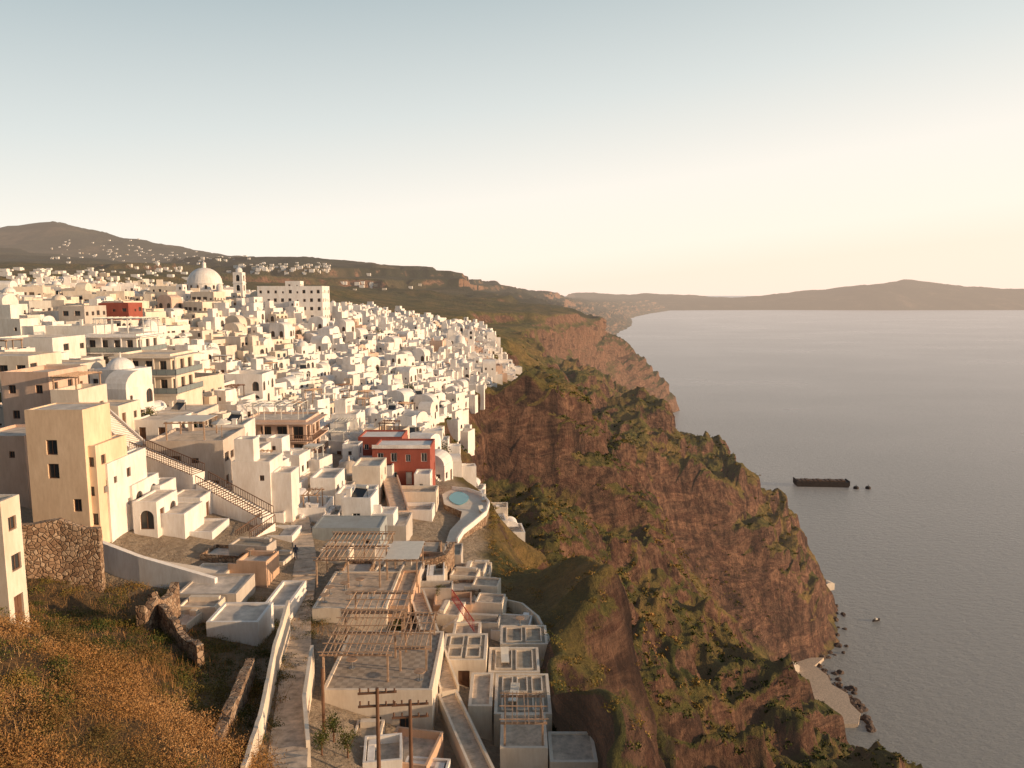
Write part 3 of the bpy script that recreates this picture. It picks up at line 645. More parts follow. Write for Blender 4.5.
# ---- red house + pool
B(372,430,448,122,8,'red',"dark red plastered house with white parapet",par=.3,fm='wframe',roof='white',hh=1.6)
B(358,402,437,132,7,'red',"red upper storey with white flat roof",par=.3,fm='wframe',roof='white')
B(372,392,466,120,3,'purewhite',"small white wing beside the red house",par=.3,fm='wframe')
B(414,430,474,118,3.5,'purewhite',"low white annex of the red house",par=.3,fm='wframe',roof='white')
wallrun([tuple(P(372,445,121.85)),tuple(P(430,445,121.85))],.2,.6,'purewhite',"white coping band on the red house roof edge",name="parapet",down=.0)
B(392,436,492,112,4,'cream',"cream terrace wall below the red house",par=.5,roof='paving')
B(398,432,510,106,4,'purewhite',"white terrace wall with steps",par=.5,roof='paving')
stairs(P(383,478,117),P(392,512,103),2.2,22,"reddish stone steps beside the red house",mt='pink',rail=False)
outc=[P(452,480,124),P(468,482,123),P(482,488,120),P(489,500,115),P(486,514,110),P(474,527,105),P(463,538,101),P(457,552,97)]
inc=[P(446,552,97),P(450,534,102),P(460,520,107),P(462,508,111),P(444,500,115),P(442,486,121)]
z0=sum(q.z for q in outc)/len(outc)-.3
tp=[(q.x,q.y) for q in outc+inc]
pt=slab("pool_terrace",tp,z0-14,z0,'cream',"curved pale pool terrace on the cliff edge","terrace",side='rubble')
pk=[(math.cos(t)*(1.35+.3*math.cos(2*t)),math.sin(t)*4.0) for t in np.linspace(0,2*math.pi,28,endpoint=False)]
pk=[(P(459,490,119).x+x-.08*y,118.5+y) for x,y in pk]
slab("pool_water",pk,z0+.02,z0+.08,'pool',parent=pt)
wallrun([(q.x,q.y,z0+.5) for q in outc],.25,.5,'purewhite',"low curved white parapet around the pool",down=.3)
pcx=P(466,506,115).x
EXC.append((pcx-7,pcx+8,96,134)); EX2.append((pcx-4.5,pcx+6,90,128))
B(402,438,554,88,5,'rubble',"round rubble stone platform",par=.1,roof='paving')
def balconied(px0,px1,pyt,D,dep,mt,label,fl,fh=3.1,glass=False,op=(.14,.8)):
    p0=P(px0,pyt,D); p1=P(px1,pyt,D); wd=p1.x-p0.x; H=fl*fh
    nf=4
    ops={'front':[(wd*(i+op[0])/nf,wd*(i+op[1])/nf,k*fh+.1,k*fh+2.3,'w') for i in range(nf) for k in range(fl)],'right':[(dep*(i+op[0])/3,dep*(i+op[1])/3,k*fh+.1,k*fh+2.3,'w') for i in range(3) for k in range(fl)]}
    mb=MB();rb=MB();parts=[]
    pblock(mb,rb,(0,wd,0,dep),-8,H,.35,ops,parts,'brown',.35)
    for k in range(fl):
        mb.box(-.3,wd+1.5,-1.4,-.003,k*fh-.2,k*fh); mb.box(wd+.003,wd+1.5,0,dep,k*fh-.2,k*fh)
    mb.box(-.1,wd+1.2,-1.2,-.003,-8,-.203); mb.box(wd+.003,wd+1.2,0,dep,-8,-.203)
    for i in range(4):
        u=-.1+(wd+1.4)*i/3; mb.box(u-.1,u+.1,-1.3,-1.1,0,H-.25)
    mb.box(-.3,wd+1.5,-1.4,-.003,H-.25,H-.05); mb.box(wd+.003,wd+1.5,0,dep,H-.25,H-.05)
    o=obj("hotel_building",mb.mesh("hotel_building",[mt]),(p0.x,D,p0.z-H-.35),0,None,label,"hotel")
    obj("roof",rb.mesh("roof",['roof']),parent=o)
    for nm,me,loc,r2 in parts: obj(nm,me,loc,r2,o)
    for k in range(fl):
        railing((-.2,-1.38,k*fh),(wd+1.45,-1.38,k*fh),1.,'brown' if not glass else 'metal',parent=o,glass=glass)
        railing((wd+1.45,-1.38,k*fh),(wd+1.45,dep,k*fh),1.,'brown' if not glass else 'metal',parent=o,glass=glass)
    EXC.append((p0.x-3.5,p1.x+4.5,D-6,D+dep+3.5)); return o
balconied(242,306,420,127,9,'pink',"two storey pink hotel with columned balconies",2)
q=P(246,416,128); pergola(q.x,128.5,q.z-.6,9,6,2.2,"white roof pergola above the pink hotel",8,'wframe')
balconied(114,170,354,122,9,'cream',"modern pale building with glass balconies",2,glass=True,op=(.2,.7))
balconied(86,136,334,140,9,'purewhite',"modern white building with glass balconies",2,glass=True,op=(.2,.7))
q=P(96,328,141); pergola(q.x,141,q.z-.6,9,6,2.3,"white roof pergola on a modern building",8,'wframe')
B(-10,52,338,128,10,'tan',"large flat roofed beige building",par=.4,ww=1.6)
B(-40,28,356,108,8,'cream',"flat roofed pale building with wide windows",par=.3,ww=1.6)
B(32,80,364,112,7,'tan',"flat roofed house with water tanks",par=.3)
B(58,84,306,185,10,'grey',"grey apartment block with flat roof",par=.4,ww=1.4); B(98,128,303,210,8,'red',"white and red three storey building",par=.4,ww=1.5)
B(185,222,384,152,7,'purewhite',"white house with flat roof",par=.4,arch=True); B(225,262,374,162,8,'purewhite',"white house with terraces",par=.9,arch=True)
# ---- landmarks
def church():
    c=P(195,291,330); zt=c.z; o=obj("cathedral",None,(c.x,336,zt),0,None,"large white domed cathedral above the town","church")
    mb=MB();rb=MB();parts=[]
    pblock(mb,rb,(-13,13,-7,16),-22,-3,.6,{'front':[(2+4*i,3.6+4*i,-9,-5.5,'a') for i in range(6)],'right':[(3+4*i,4.4+4*i,-9,-5.5,'a') for i in range(5)]},parts,'brown',.4)
    pblock(mb,rb,(-9.5,9.5,-4,14),-3,.3,.3,{'front':[(2.5+3.6*i,4+3.6*i,-2.2,-.3,'a') for i in range(4)]},parts,'brown',.4)
    obj("wall",mb.mesh("wall",['purewhite']),parent=o); obj("roof",rb.mesh("roof",['roof']),parent=o)
    for nm,me,loc,r2 in parts: obj(nm,me,loc,r2,o)
    d=MB(); d.cyl(0,5,.2,3.2,7.6,7.6,n=28); d.cyl(0,5,3.2,3.6,7.9,7.9,n=28); d.dome(0,5,3.6,7.5,n=32,k=9,hr=.93)
    for i in range(14):
        a=2*math.pi*(i+.5)/14; d.box(7.62*math.cos(a)-.35,7.62*math.cos(a)+.35,5+7.62*math.sin(a)-.35,5+7.62*math.sin(a)+.35,1,2.6,1)
    do=obj("dome",d.mesh("dome",['purewhite','dark']),parent=o)
    l=MB(); l.cyl(0,5,10.3,12.2,.9,.9,n=12); l.dome(0,5,12.2,.95,n=12,k=4); l.box(-.08,.08,4.92,5.08,13.0,14.6); l.box(-.5,.5,4.92,5.08,13.9,14.1)
    obj("lantern",l.mesh("lantern",['purewhite']),parent=do)
    for sx_ in (-1,1):
        t=MB(); t.cyl(0,0,-2.7,1.8,1.5,1.5,n=12); t.dome(0,0,1.8,1.5,n=14,k=5); obj("turret",t.mesh("turret",['purewhite']),(sx_*9.8,-3,0),0,o)
    EXC.append((c.x-17,c.x+17,325,356))
church()
def tower(px,pyt,D,wd,h,label):
    c=P(px,pyt,D); o=obj("bell_tower",None,(c.x,D,c.z-h),0,None,label,"bell tower")
    mb=MB();rb=MB();parts=[]; w2=wd/2
    arch=[(wd*.3,wd*.7,h*.78,h*.95,'a')]+[(wd*.3,wd*.7,h*.52,h*.68,'a')]
    pblock(mb,rb,(-w2,w2,-w2,w2),-14,h,.3,{'front':arch,'right':arch,'left':arch},parts,'brown',.5)
    mb.box(-w2-.25,w2+.25,-w2-.25,w2+.25,h*.72,h*.74)
    obj("wall",mb.mesh("wall",['purewhite']),parent=o); obj("roof",rb.mesh("roof",['roof']),parent=o)
    for nm,me,loc,r2 in parts: obj(nm,me,loc,r2,o)
    d=MB(); d.cyl(0,0,h,h+1,w2*.7,w2*.7,n=12); d.dome(0,0,h+1,w2*.72,n=14,k=5); d.box(-.06,.06,-.06,.06,h+1+w2*.7,h+2.3+w2*.7); obj("dome",d.mesh("dome",['purewhite']),parent=o)
    EXC.append((c.x-5,c.x+5,D-5,D+5))
tower(239,273,325,4.0,16,"square white bell tower beside the cathedral")
tower(471,330,362,3.,9,"small white church bell tower at the cliff edge")
c=P(462,344,355); o=obj("chapel",None,(c.x-1,352,c.z),0,None,"small white domed chapel on the cliff edge","church")
mb=MB(); mb.box(-5,5,-1,9,-14,-1); mb.vault(-3,3,-1.2,9.2,-1,hr=.6); obj("wall",mb.mesh("wall",['purewhite']),parent=o)
d=MB(); d.cyl(0,4,-.5,1.6,2.7,2.7,n=16); d.dome(0,4,1.6,2.6,n=18,k=6); obj("dome",d.mesh("dome",['purewhite']),parent=o)
EXC.append((c.x-8,c.x+7,348,364))
B(257,322,286,300,12,'purewhite',"large long white neoclassical building with rows of windows",par=.5,fh=3.4,p=1.,ww=1.2,hh=1.5,gap=2.9,fm='brown',mg=.5)
B(285,300,281,306,5,'purewhite',"small white rooftop storey",par=.3,exc=False,zlow=224)
B(150,176,286,300,10,'cream',"cream house below the cathedral",par=.4); B(140,180,302,290,10,'purewhite',"white house below the cathedral",par=.4)
B(200,226,312,288,6,'orange',"terracotta plastered house below the cathedral",par=.4)
# ---------------------------------------------------------------- town scatter
def edge(y,k): 
    r=pchip(DR,TA,np.array([float(y)]))[0]; i=int(k); t=k-i
    return r[i,0]*(1-t)+r[min(i+1,10),0]*t
cands=[]
y=88.
while y<600:
    st=5.2+ (y>150)*.2+(y>300)*.6
    xl=max(edge(y,1.0),-.74*y-6); xr=edge(y,3.99)-1.5+3*math.sin(y/17)
    if y<108: xr=edge(y,3.45)
    x=xr-random.uniform(0,3)
    while x>xl:
        jx=x+random.uniform(-1.4,1.4); jy=y+random.uniform(-2.,2.)
        keep=.94 if y<420 else .97-.5*(y-420)/180
        if y>420 and x<-.42*y: keep*=.6
        big=(jx<-.36*jy and y<330 and random.random()<.35)
        if random.random()<keep and not any(e[0]<jx<e[1] and e[2]<jy<e[3] for e in EXC): cands.append((jx,jy,big))
        x-=st+random.uniform(.0,2.8)+(4 if big else 0)
    y+=st+random.uniform(.0,1.2)
cands.sort(key=lambda c:math.hypot(c[0],c[1]))
print("candidates",len(cands))
hb=MB(); hb.q((-.9,-.9,.2),(.9,-.9,.2),(.9,.5,1.2),(-.9,.5,1.2)); 
for sx_ in (-.8,.8): hb.bar((sx_,.5,0),(sx_,.5,1.3),.06)
HPm=hb.mesh("solar_panel",['glass'])
hb=MB()
n=10
for i in range(n):
    a=2*math.pi*i/n;a2=2*math.pi*(i+1)/n; f=lambda t,x:(x,.6+.27*math.cos(t),1.35+.27*math.sin(t)); hb.q(f(a,-.8),f(a2,-.8),f(a2,.8),f(a,.8))
hb.q(*[(-.8,.6+.27*math.cos(2*math.pi*i/n),1.35+.27*math.sin(2*math.pi*i/n)) for i in range(n)]); hb.q(*[(.8,.6+.27*math.cos(2*math.pi*i/n),1.35+.27*math.sin(2*math.pi*i/n)) for i in range(n)])
HTm=hb.mesh("water_tank",['wframe'])
SV=[];SF=[];SM=[]; nheat=0; nper=0
for n_,(cx,cy,big) in enumerate(cands):
    a=random.choice(BIG if big else ARC); rz=math.radians(16*math.sin(cx/37)+12*math.sin(cy/51)+random.uniform(-14,14)+(0 if big else random.choice([0,0,90])))
    r=a[4]*.45; z=min(gz(cx+dx,cy+dy) for dx in(-r,0,r) for dy in (-r,0,r)); z=max(z,gz(cx,cy)-3.5)+random.uniform(-1.0,1.4)
    tan=big or (cx<-.3*cy and random.random()<.3)
    if n_<235:
        o=obj("house",a[0][1 if tan else 0],(cx,cy,z),rz,label="beige flat roofed town building with wide windows" if big else "whitewashed cubic cycladic house with parapet roof",cat="house",group="houses on the cliff top")
        obj("roof",a[1][0 if tan or random.random()<.35 else 1],(0,0,0),0,o)
        for nm,me,loc,r2 in a[2]: obj(nm,me,loc,r2,o)
        if a[6]>.65:
            if random.random()<.4 and nheat<30:
                nheat+=1; h_=obj("solar_water_heater",None,(cx,cy,z+a[5]),random.uniform(-.4,.4),None,"solar water heater with tank on a flat roof","water heater","rooftop solar water heaters")
                obj("solar_panel",HPm,parent=h_); obj("water_tank",HTm,parent=h_)
            elif nper<30 and random.random()<.7:
                nper+=1; bb=a[7]; pergola(cx+bb[0]*.6,cy+bb[2]*.6,z+a[5],(bb[1]-bb[0])*.5,(bb[3]-bb[2])*.5,2.2,"small wooden pergola on a flat house roof",7,random.choice(['wood','brown','wframe']),random.random()<.4,rz if abs(rz)<.8 else rz-math.pi/2,"rooftop pergolas")
    else:
        k=len(SV); c_,s_=math.cos(rz),math.sin(rz)
        SV+=[(cx+c_*v[0]-s_*v[1],cy+s_*v[0]+c_*v[1],z+v[2]) for v in a[3].v]
        SF+=[tuple(i+k for i in f) for f in a[3].f]; 
        wi=3 if tan else (4 if random.random()<.05 else 0)
        SM+=[(mm if mm else wi) for mm in a[3].m]
me=bpy.data.meshes.new("distant_houses"); me.from_pydata(SV,[],SF)
for mm in ('purewhite','roof','dark','cream','pink'): me.materials.append(M[mm])
me.polygons.foreach_set("material_index",SM); me.update()
obj("distant_houses",me,label="mass of small whitewashed houses covering the hillside",cat="houses",kind="stuff")
mb=MB()
for (x0,x1,y0,y1,n) in ((50,150,238,262,70),(0,70,284,300,60),(225,330,262,275,80),(150,250,250,264,50),(0,200,266,284,80),(330,420,276,292,16),(850,1000,296,302,18)):
    for _ in range(n):
        q=spot(random.uniform(x0,x1),random.gauss((y0+y1)/2,(y1-y0)/4))
        if q is None or q.y<450: continue
        s_=random.uniform(2.2,5.0)*max(1,q.y/3500); mb.box(q.x-s_,q.x+s_,q.y-s_*.7,q.y+s_*.7,q.z-3,q.z+s_*.8)
obj("far_villages",mb.mesh("far_villages",['stuff']),label="scattered tiny white houses of far villages on hills",cat="houses",kind="stuff")
# ---- small terraces / yards filling near town
def little(seed):
    rs=random.Random(seed); mb=MB(); rb=MB(); parts=[]; wd=rs.uniform(1.8,4.4); d=rs.uniform(1.8,4.2); h=rs.choice([.15,.3,.45,.6,.9,1.3,1.9])
    pblock(mb,rb,(-wd/2,wd/2,-d/2,d/2),-4,h,rs.choice([.1,.2,.35,.6]),{},parts,'brown',th=.16)
    if rs.random()<.6:
        for i in range(5): mb.box(-wd/2-.9,-wd/2-.003,-d/2+.3*i,-d/2+.3*i+.3,-3,h-.2*i)
    if rs.random()<.4: mb.box(wd/2-.9,wd/2-.3,d/2-.9,d/2-.3,h,h+.5)
    if rs.random()<.4: mb.box(-wd/2+.3,wd/2-.3,d/2-.7,d/2-.25,h,h+.45)
    return mb,rb,parts
LT=[]
for i in range(20):
    mb,rb,parts=little(50+i); mt=['cream','cream','purewhite','orange','grey','purewhite','rubble','cream'][i%8]
    LT.append((mb.mesh("terrace_block",[mt]),rb.mesh("floor",[['paving','roof','deck','paving','tiles'][i%5]]),parts))
lanex=lambda y: np.interp(y,[38,52,66,86,104],[P(290,768,38).x,P(297,690,48).x,P(299,620,62).x,P(302,540,84).x,P(299,500,103).x])
cnt=0; y=42.
while y<128:
    xr=edge(y,4.02)-.6 if y<74 else (edge(y,3.88) if y<90 else edge(y,3.5)); xl=lanex(y)+2.4 if y<60 else (edge(y,2.35) if y<76 else edge(y,2.15))
    x=xr
    while x>xl:
        jx=x-random.uniform(0,1.2); jy=y+random.uniform(-.8,.8)
        ok=not any(e[0]<jx<e[1] and e[2]<jy<e[3] for e in EX2) and abs(jx-lanex(y))>2.7
        if y>88 and any(e[0]+2<jx<e[1]-2 and e[2]+2<jy<e[3]-2 for e in EXC): ok=ok and random.random()<.4
        if ok and (y<92 or random.random()<.35):
            a=random.choice(LT); z=gz(jx,jy)
            o=obj("terrace_block",a[0],(jx,jy,z),math.radians(random.uniform(-9,9)+(90 if random.random()<.3 else 0)+(-14 if y<66 and jx>-8 else 0)),None,"small plastered terrace block with low walls and steps","terrace","stepped terraces on the cliff top")
            obj("floor",a[1],parent=o)
            for nm,me,loc,r2 in a[2]: obj(nm,me,loc,r2,o)
            cnt+=1
        x-=random.uniform(2.3,3.6)
    y+=random.uniform(2.3,3.2)
print("terraces",cnt)
# ---- furniture
ub=MB(); ub.cyl(0,0,0,2.5,.04,.04,n=6); UP=ub.mesh("pole",['wood'])
ub=MB(); n=8
for i in range(n):
    a=2*math.pi*i/n;a2=2*math.pi*(i+1)/n; ub.q((1.3*math.cos(a),1.3*math.sin(a),2.1),(1.3*math.cos(a2),1.3*math.sin(a2),2.1),(0,0,2.65)); ub.q((1.3*math.cos(a),1.3*math.sin(a),1.95),(1.3*math.cos(a2),1.3*math.sin(a2),1.95),(1.3*math.cos(a2),1.3*math.sin(a2),2.1),(1.3*math.cos(a),1.3*math.sin(a),2.1))
UC=ub.mesh("canopy",['canvas'])
lb=MB(); lb.box(-.35,.35,-1,.4,.28,.36); lb.bar((0,.4,.32),(0,.95,.75),.7,h=.08)
LF=lb.mesh("cushion",['canvas']); lb=MB()
for x_ in(-.3,.3):
    for y_ in (-.9,.3): lb.box(x_-.03,x_+.03,y_-.03,y_+.03,0,.28)
LL=lb.mesh("legs",['wood'])
tbm=MB(); tbm.cyl(0,0,.7,.75,.45,.45,n=12); TT=tbm.mesh("table_top",['wood']); tbm=MB(); tbm.cyl(0,0,0,.7,.05,.05,n=6); tbm.cyl(0,0,0,.04,.25,.25,n=8); TL=tbm.mesh("table_leg",['metal'])
def build_bvh():
    vs=[];fs=[]
    bpy.context.view_layer.update()
    for o in scene.objects:
        if o.type!='MESH' or o.name.startswith(('sea','far_','distant')) or o.name.split('.')[0]=='terrain': continue
        mw=o.matrix_world
        if mw.translation.y>140: continue
        k=len(vs); vs+=[mw@v.co for v in o.data.vertices]; fs+=[tuple(i+k for i in p.vertices) for p in o.data.polygons]
    return BVHTree.FromPolygons(vs,fs)
BO=build_bvh()
def top(px,py):
    a=(px-512)/F; b=(384-py)/F; d=Vector((a,CP+b*SP,-SP+b*CP)).normalized(); O=Vector((0,0,CAMZ))
    h1=BO.ray_cast(O,d); h2=BV.ray_cast(O+d*8,d)
    c=[h for h in (h1,h2) if h[0] is not None]; 
    if not c: return None
    h=min(c,key=lambda h:(h[0]-O).length)
    return h[0] if h[1].z>.7 or h[1].z<-.7 else None
def furn(kind,px,py):
    q=top(px,py)
    if q is None: return
    if kind=='u':
        o=obj("patio_umbrella",None,q,random.uniform(0,1),None,"cream canvas patio umbrella on a terrace","umbrella","patio umbrellas on terraces"); obj("pole",UP,parent=o); obj("canopy",UC,parent=o)
    elif kind=='l':
        o=obj("sun_lounger",None,q,random.uniform(-.3,.3),None,"cushioned wooden sun lounger on a terrace","lounger","sun loungers on terraces"); obj("cushion",LF,parent=o); obj("legs",LL,parent=o)
    else:
        o=obj("table",None,q,0,None,"small round wooden terrace table","table","terrace tables"); obj("table_top",TT,parent=o); obj("table_leg",TL,parent=o)
for (x,y) in ((222,438),(236,446),(212,452),(272,470),(320,500),(230,560),(345,508),(160,380)): furn('u',x,y)
for (x,y) in ((514,698),(484,500),(482,512),(505,660)): furn('l',x,y)
for (x,y) in ((330,594),(345,590),(360,586),(340,574),(336,660),(352,668),(370,655),(400,670),(420,680),(330,498),(250,556),(540,650),(520,625),(350,600),(372,598),(325,602)): furn('t',x,y)
# ---- people on the lane
def person(px,py,rz,label,mat):
    q=top(px,py) or spot(px,py)
    J={'pel':(0,0,.92,.15),'ch':(0,0,1.3,.17),'nk':(0,0,1.48,.07),'hd':(0,.02,1.62,.11),'ht':(0,.02,1.72,.09),'hl':(-.1,0,.88,.1),'kl':(-.11,-.12,.5,.07),'fl':(-.11,.05,.08,.05),'tl':(-.11,-.12,.04,.04),
       'hr':(.1,0,.88,.1),'kr':(.11,.1,.5,.07),'fr':(.11,.25,.1,.05),'tr':(.11,.1,.04,.04),'sl':(-.19,0,1.4,.065),'el':(-.24,.08,1.12,.05),'wl':(-.24,-.02,.88,.04),'sr':(.19,0,1.4,.065),'er':(.24,-.06,1.12,.05),'wr':(.24,-.2,.92,.04)}
    E=[('pel','ch'),('ch','nk'),('nk','hd'),('hd','ht'),('pel','hl'),('hl','kl'),('kl','fl'),('fl','tl'),('pel','hr'),('hr','kr'),('kr','fr'),('fr','tr'),('ch','sl'),('sl','el'),('el','wl'),('ch','sr'),('sr','er'),('er','wr')]
    me=bpy.data.meshes.new("person"); ks=list(J); me.from_pydata([J[k][:3] for k in ks],[(ks.index(a),ks.index(b_)) for a,b_ in E],[]); me.materials.append(M[mat])
    o=obj("person",me,q,rz,None,label,"person"); o.modifiers.new("skin",'SKIN'); s_=o.modifiers.new("sub",'SUBSURF'); s_.levels=1; s_.render_levels=1
    if not me.skin_vertices:
        bm=bmesh.new(); bm.from_mesh(me); bm.verts.layers.skin.verify(); bm.to_mesh(me); bm.free()
    sv=me.skin_vertices[0].data
    for i,k in enumerate(ks): sv[i].radius=(J[k][3],J[k][3]); sv[i].use_root=(k=='pel')
person(297,502,.1,"person in dark clothes walking down the lane",'cloth'); person(302,500,3.0,"person in pale shirt walking along the lane",'canvas'); person(296,560,.3,"person in dark clothes walking up the lane",'cloth')
# ---------------------------------------------------------------- lane
pp=[spot(x,y) for x,y in ((286,790),(290,740),(294,700),(297,660),(298,625),(303,590),(306,560),(301,530),(298,505),(300,485),(306,468))]
fine=[]
for i in range(len(pp)-1):
    for t in range(8): fine.append(pp[i].lerp(pp[i+1],t/8))
mb=MB(); prev=None
for i in range(len(fine)-1):
    d=(fine[i+1]-fine[i]); d=Vector((d.x,d.y,0)).normalized(); n=Vector((-d.y,d.x,0))*1.15
    zc=max(gz(*(fine[i]+n*s_)[:2]) for s_ in (-1,0,1))+.06
    l=fine[i]+n; r=fine[i]-n; cur=((l.x,l.y,zc),(r.x,r.y,zc))
    if prev:
        mb.q(prev[1],(cur[1][0],cur[1][1],prev[1][2]),(cur[0][0],cur[0][1],prev[0][2]),prev[0])
        mb.q((cur[1][0],cur[1][1],prev[1][2]),cur[1],cur[0],(cur[0][0],cur[0][1],prev[0][2]))
    prev=cur
obj("path",mb.mesh("path",['paving']),kind="structure")
for (px,pyt,D,h) in ((377,688,40,9),(410,700,42,8.5),(322,668,47,7)):
    c=P(px,pyt,D); o=obj("utility_pole",None,(c.x,D,c.z-h),0,None,"weathered wooden utility pole with crossarms","utility pole","utility poles along the lane")
    mb=MB(); mb.cyl(0,0,-2,h,.15,.10,n=10); obj("pole",mb.mesh("pole",['brown']),parent=o)
    if px!=322:
        for z in (h-.3,h-1.1):
            mb=MB(); mb.bar((-1.1,-.1,z),(1.1,.15,z),.11)
            for x in (-1,-.5,.5,1): mb.cyl(x,0,z+.05,z+.28,.05,.05,n=6)
            obj("crossarm",mb.mesh("crossarm",['brown']),parent=o)
# ---------------------------------------------------------------- sea objects
c=P(821,486,864); o=obj("barge",None,(c.x,864,0),math.radians(-4),None,"long dark rusty barge platform moored on the sea","barge")
mb=MB(); L=31
prof=[(-L,2.2),(-L+2,-1),(L-2,-1),(L,2.2),(L,7.5),(L-1,7.5),(L-1,6.3),(-L+1,6.3),(-L+1,8.2),(-L,8.2)]
for i in range(len(prof)):
    a=prof[i];d=prof[(i+1)%len(prof)]; mb.q((a[0],-7,a[1]),(d[0],-7,d[1]),(d[0],7,d[1]),(a[0],7,a[1]),mi=0)
for yy in (-7,7): mb.q(*[(a,yy,b_) for a,b_ in prof],mi=0)
obj("hull",mb.mesh("hull",['hull']),parent=o)
mb=MB()
for i in range(12): 
    x=-26+i*4.6; mb.box(x-1.9,x+1.9,-5,5,6.3,7.0+.3*(i%3))
obj("deck_cargo",mb.mesh("deck_cargo",['hullred']),parent=o)
for px in (856,868):
    c=P(px,489.5,850); mb=MB(); mb.cyl(0,0,-1,2.2,3.2,3.0,n=12); mb.cyl(0,0,2.2,3.0,2.0,2.0,n=12); mb.cyl(0,0,3.0,5.0,.3,.3,n=6)
    obj("mooring_buoy",mb.mesh("mooring_buoy",['hull']),(c.x,850,0),0,None,"large dark mooring buoy floating near the barge","buoy","mooring buoys")
def boat(px,py,L,label):
    D=230/(-(-SP+((384-py)/F)*CP)/(CP+((384-py)/F)*SP)); c=P(px,py,D)
    o=obj("small_boat",None,(c.x,D,0),math.radians(random.uniform(-30,30)),None,label,"boat"); mb=MB(); sec=[]
    for i in range(7):
        t=i/6; w_=1.1*math.sin(math.pi*min(1,.25+.75*(1-t)))**.6*(1 if t<.9 else .3); x=-L/2+L*t
        sec.append([(x,-w_,1.0+.4*t),(x,-w_*.6,-.2),(x,w_*.6,-.2),(x,w_,1.0+.4*t)])
    for a,d in zip(sec,sec[1:]):
        for k in range(4): mb.q(a[k],d[k],d[(k+1)%4],a[(k+1)%4])
    mb.q(*sec[0]); mb.q(*sec[-1]); obj("hull",mb.mesh("hull",['hull']),parent=o)
    mb=MB(); mb.box(-1,.8,-.7,.7,1.1,2.2); obj("cabin",mb.mesh("cabin",['canvas']),parent=o)
boat(876,621,7,"small dark fishing boat floating on the sea")
qs=[(y,shore(y)) for y in (368,378,388,398,408,418,430,440)]
slab("quay",[(max(s_+6,v),y) for (y,s_),v in zip(qs,(184,190,189,192,187,189,186,184))]+[(s_-10,y) for y,s_ in qs[::-1]],-3,2.2,'paving',"pale concrete quay at the foot of the cliff","quay")
mb=MB(); mb.box(-4,4,-3,3,-1,3.4); mb.vault(-4,4,-3,3,3.4,hr=.4); bhm=mb.mesh("boathouse",['cream'])
for (dy,dx) in ((392,6),(424,5),(520,-8)):
    obj("boathouse",bhm,(shore(dy)+dx,dy,max(2.2,gz(shore(dy)+dx,dy)-.5)),.3,None,"small pale vaulted boathouse at the cliff foot","boathouse","boathouses at the cliff foot")
def rockmesh(sd):
    rs=random.Random(sd); bm=bmesh.new(); bmesh.ops.create_icosphere(bm,subdivisions=2,radius=1)
    for v in bm.verts: v.co*=rs.uniform(.75,1.2); v.co.z*=.7
    me=bpy.data.meshes.new("rock"); bm.to_mesh(me); bm.free(); me.materials.append(M['boulder']); return me
RM=[rockmesh(i) for i in range(4)]
for i in range(90):
    yy=random.uniform(345,560) if i>45 else random.uniform(362,446)
    xx=(189+abs(random.gauss(0,4))) if 365<yy<443 else shore(yy)+abs(random.gauss(0,5))-1
    o=obj("rock",random.choice(RM),(xx,yy,random.uniform(-.6,.6)),random.uniform(0,6),None,"dark shoreline boulder in the water","rock","boulders along the shore"); s_=random.uniform(.9,2.6); o.scale=(s_,s_*random.uniform(.7,1.3),s_)
# ---------------------------------------------------------------- vegetation
def leafmat(name,stops):
    m,nt,b=newmat(name); r=N(nt,"ShaderNodeNewGeometry").outputs["Random Per Island"]
    t=attr(nt,"tint"); f=math_(nt,'ADD',math_(nt,'MULTIPLY',r,.35),math_(nt,'MULTIPLY',t,.65))
    nt.links.new(ramp(nt,f,stops),b.inputs["Base Color"]); b.inputs["Roughness"].default_value=.8; b.inputs["Specular IOR Level"].default_value=.2; return m
M['leaf']=leafmat("shrub_leaf",[(0,(.025,.042,.01)),(.35,(.065,.078,.017)),(.6,(.16,.135,.03)),(.8,(.27,.175,.045)),(1,(.38,.20,.07))])
M['dryleaf']=leafmat("dry_leaf",[(0,(.06,.06,.02)),(.3,(.17,.11,.035)),(.65,(.36,.18,.065)),(1,(.50,.32,.15))])
def clumps(name,C,Rd,T,nl,ls,mt,flat=.7,stretch=.7):
    n=len(C); d=rng.normal(size=(n,nl,3)); d/=np.linalg.norm(d,axis=2,keepdims=True); rad=rng.uniform(.45,1.0,(n,nl,1))
    lob=1+.35*np.sin(d[...,0:1]*5+C[:,None,0:1]*3)*np.sin(d[...,1:2]*5+C[:,None,1:2])
    p=d*rad*lob*Rd[:,None,None]; p[...,2]=np.abs(p[...,2])*flat if flat<1 else p[...,2]
    p=p+C[:,None,:]
    a=rng.normal(size=(n,nl,3)) if stretch>.5 else d+rng.normal(size=(n,nl,3))*.5
    a/=np.linalg.norm(a,axis=2,keepdims=True); b_=np.cross(a,rng.normal(size=(n,nl,3))); b_/=np.linalg.norm(b_,axis=2,keepdims=True)
    s_=(Rd*ls)[:,None,None]*rng.uniform(.6,1.3,(n,nl,1)); a=a*s_; b_=b_*s_*stretch
    VV=np.stack([p-a,p+b_,p+a,p-b_],2).reshape(-1,3)
    me=np_mesh(name,VV,np.arange(len(VV)).reshape(-1,4)); add_attr(me,"tint",np.repeat(T,nl*4)); me.materials.append(M[mt])
    return me
def samp(y0,y1,k0,k1,n,pw=1.5):
    ri=np.where((rows>=y0)&(rows<=y1))[0]; ci=np.where((kk>=k0)&(kk<=k1))[0]
    wgt=np.gradient(rows)[ri]/np.maximum(rows[ri],30)**pw; wgt/=wgt.sum()
    return rng.choice(ri,n,p=wgt),rng.choice(ci,n)
NS=36000
r_,c_=samp(26,620,3.96,8.4,NS,.85)
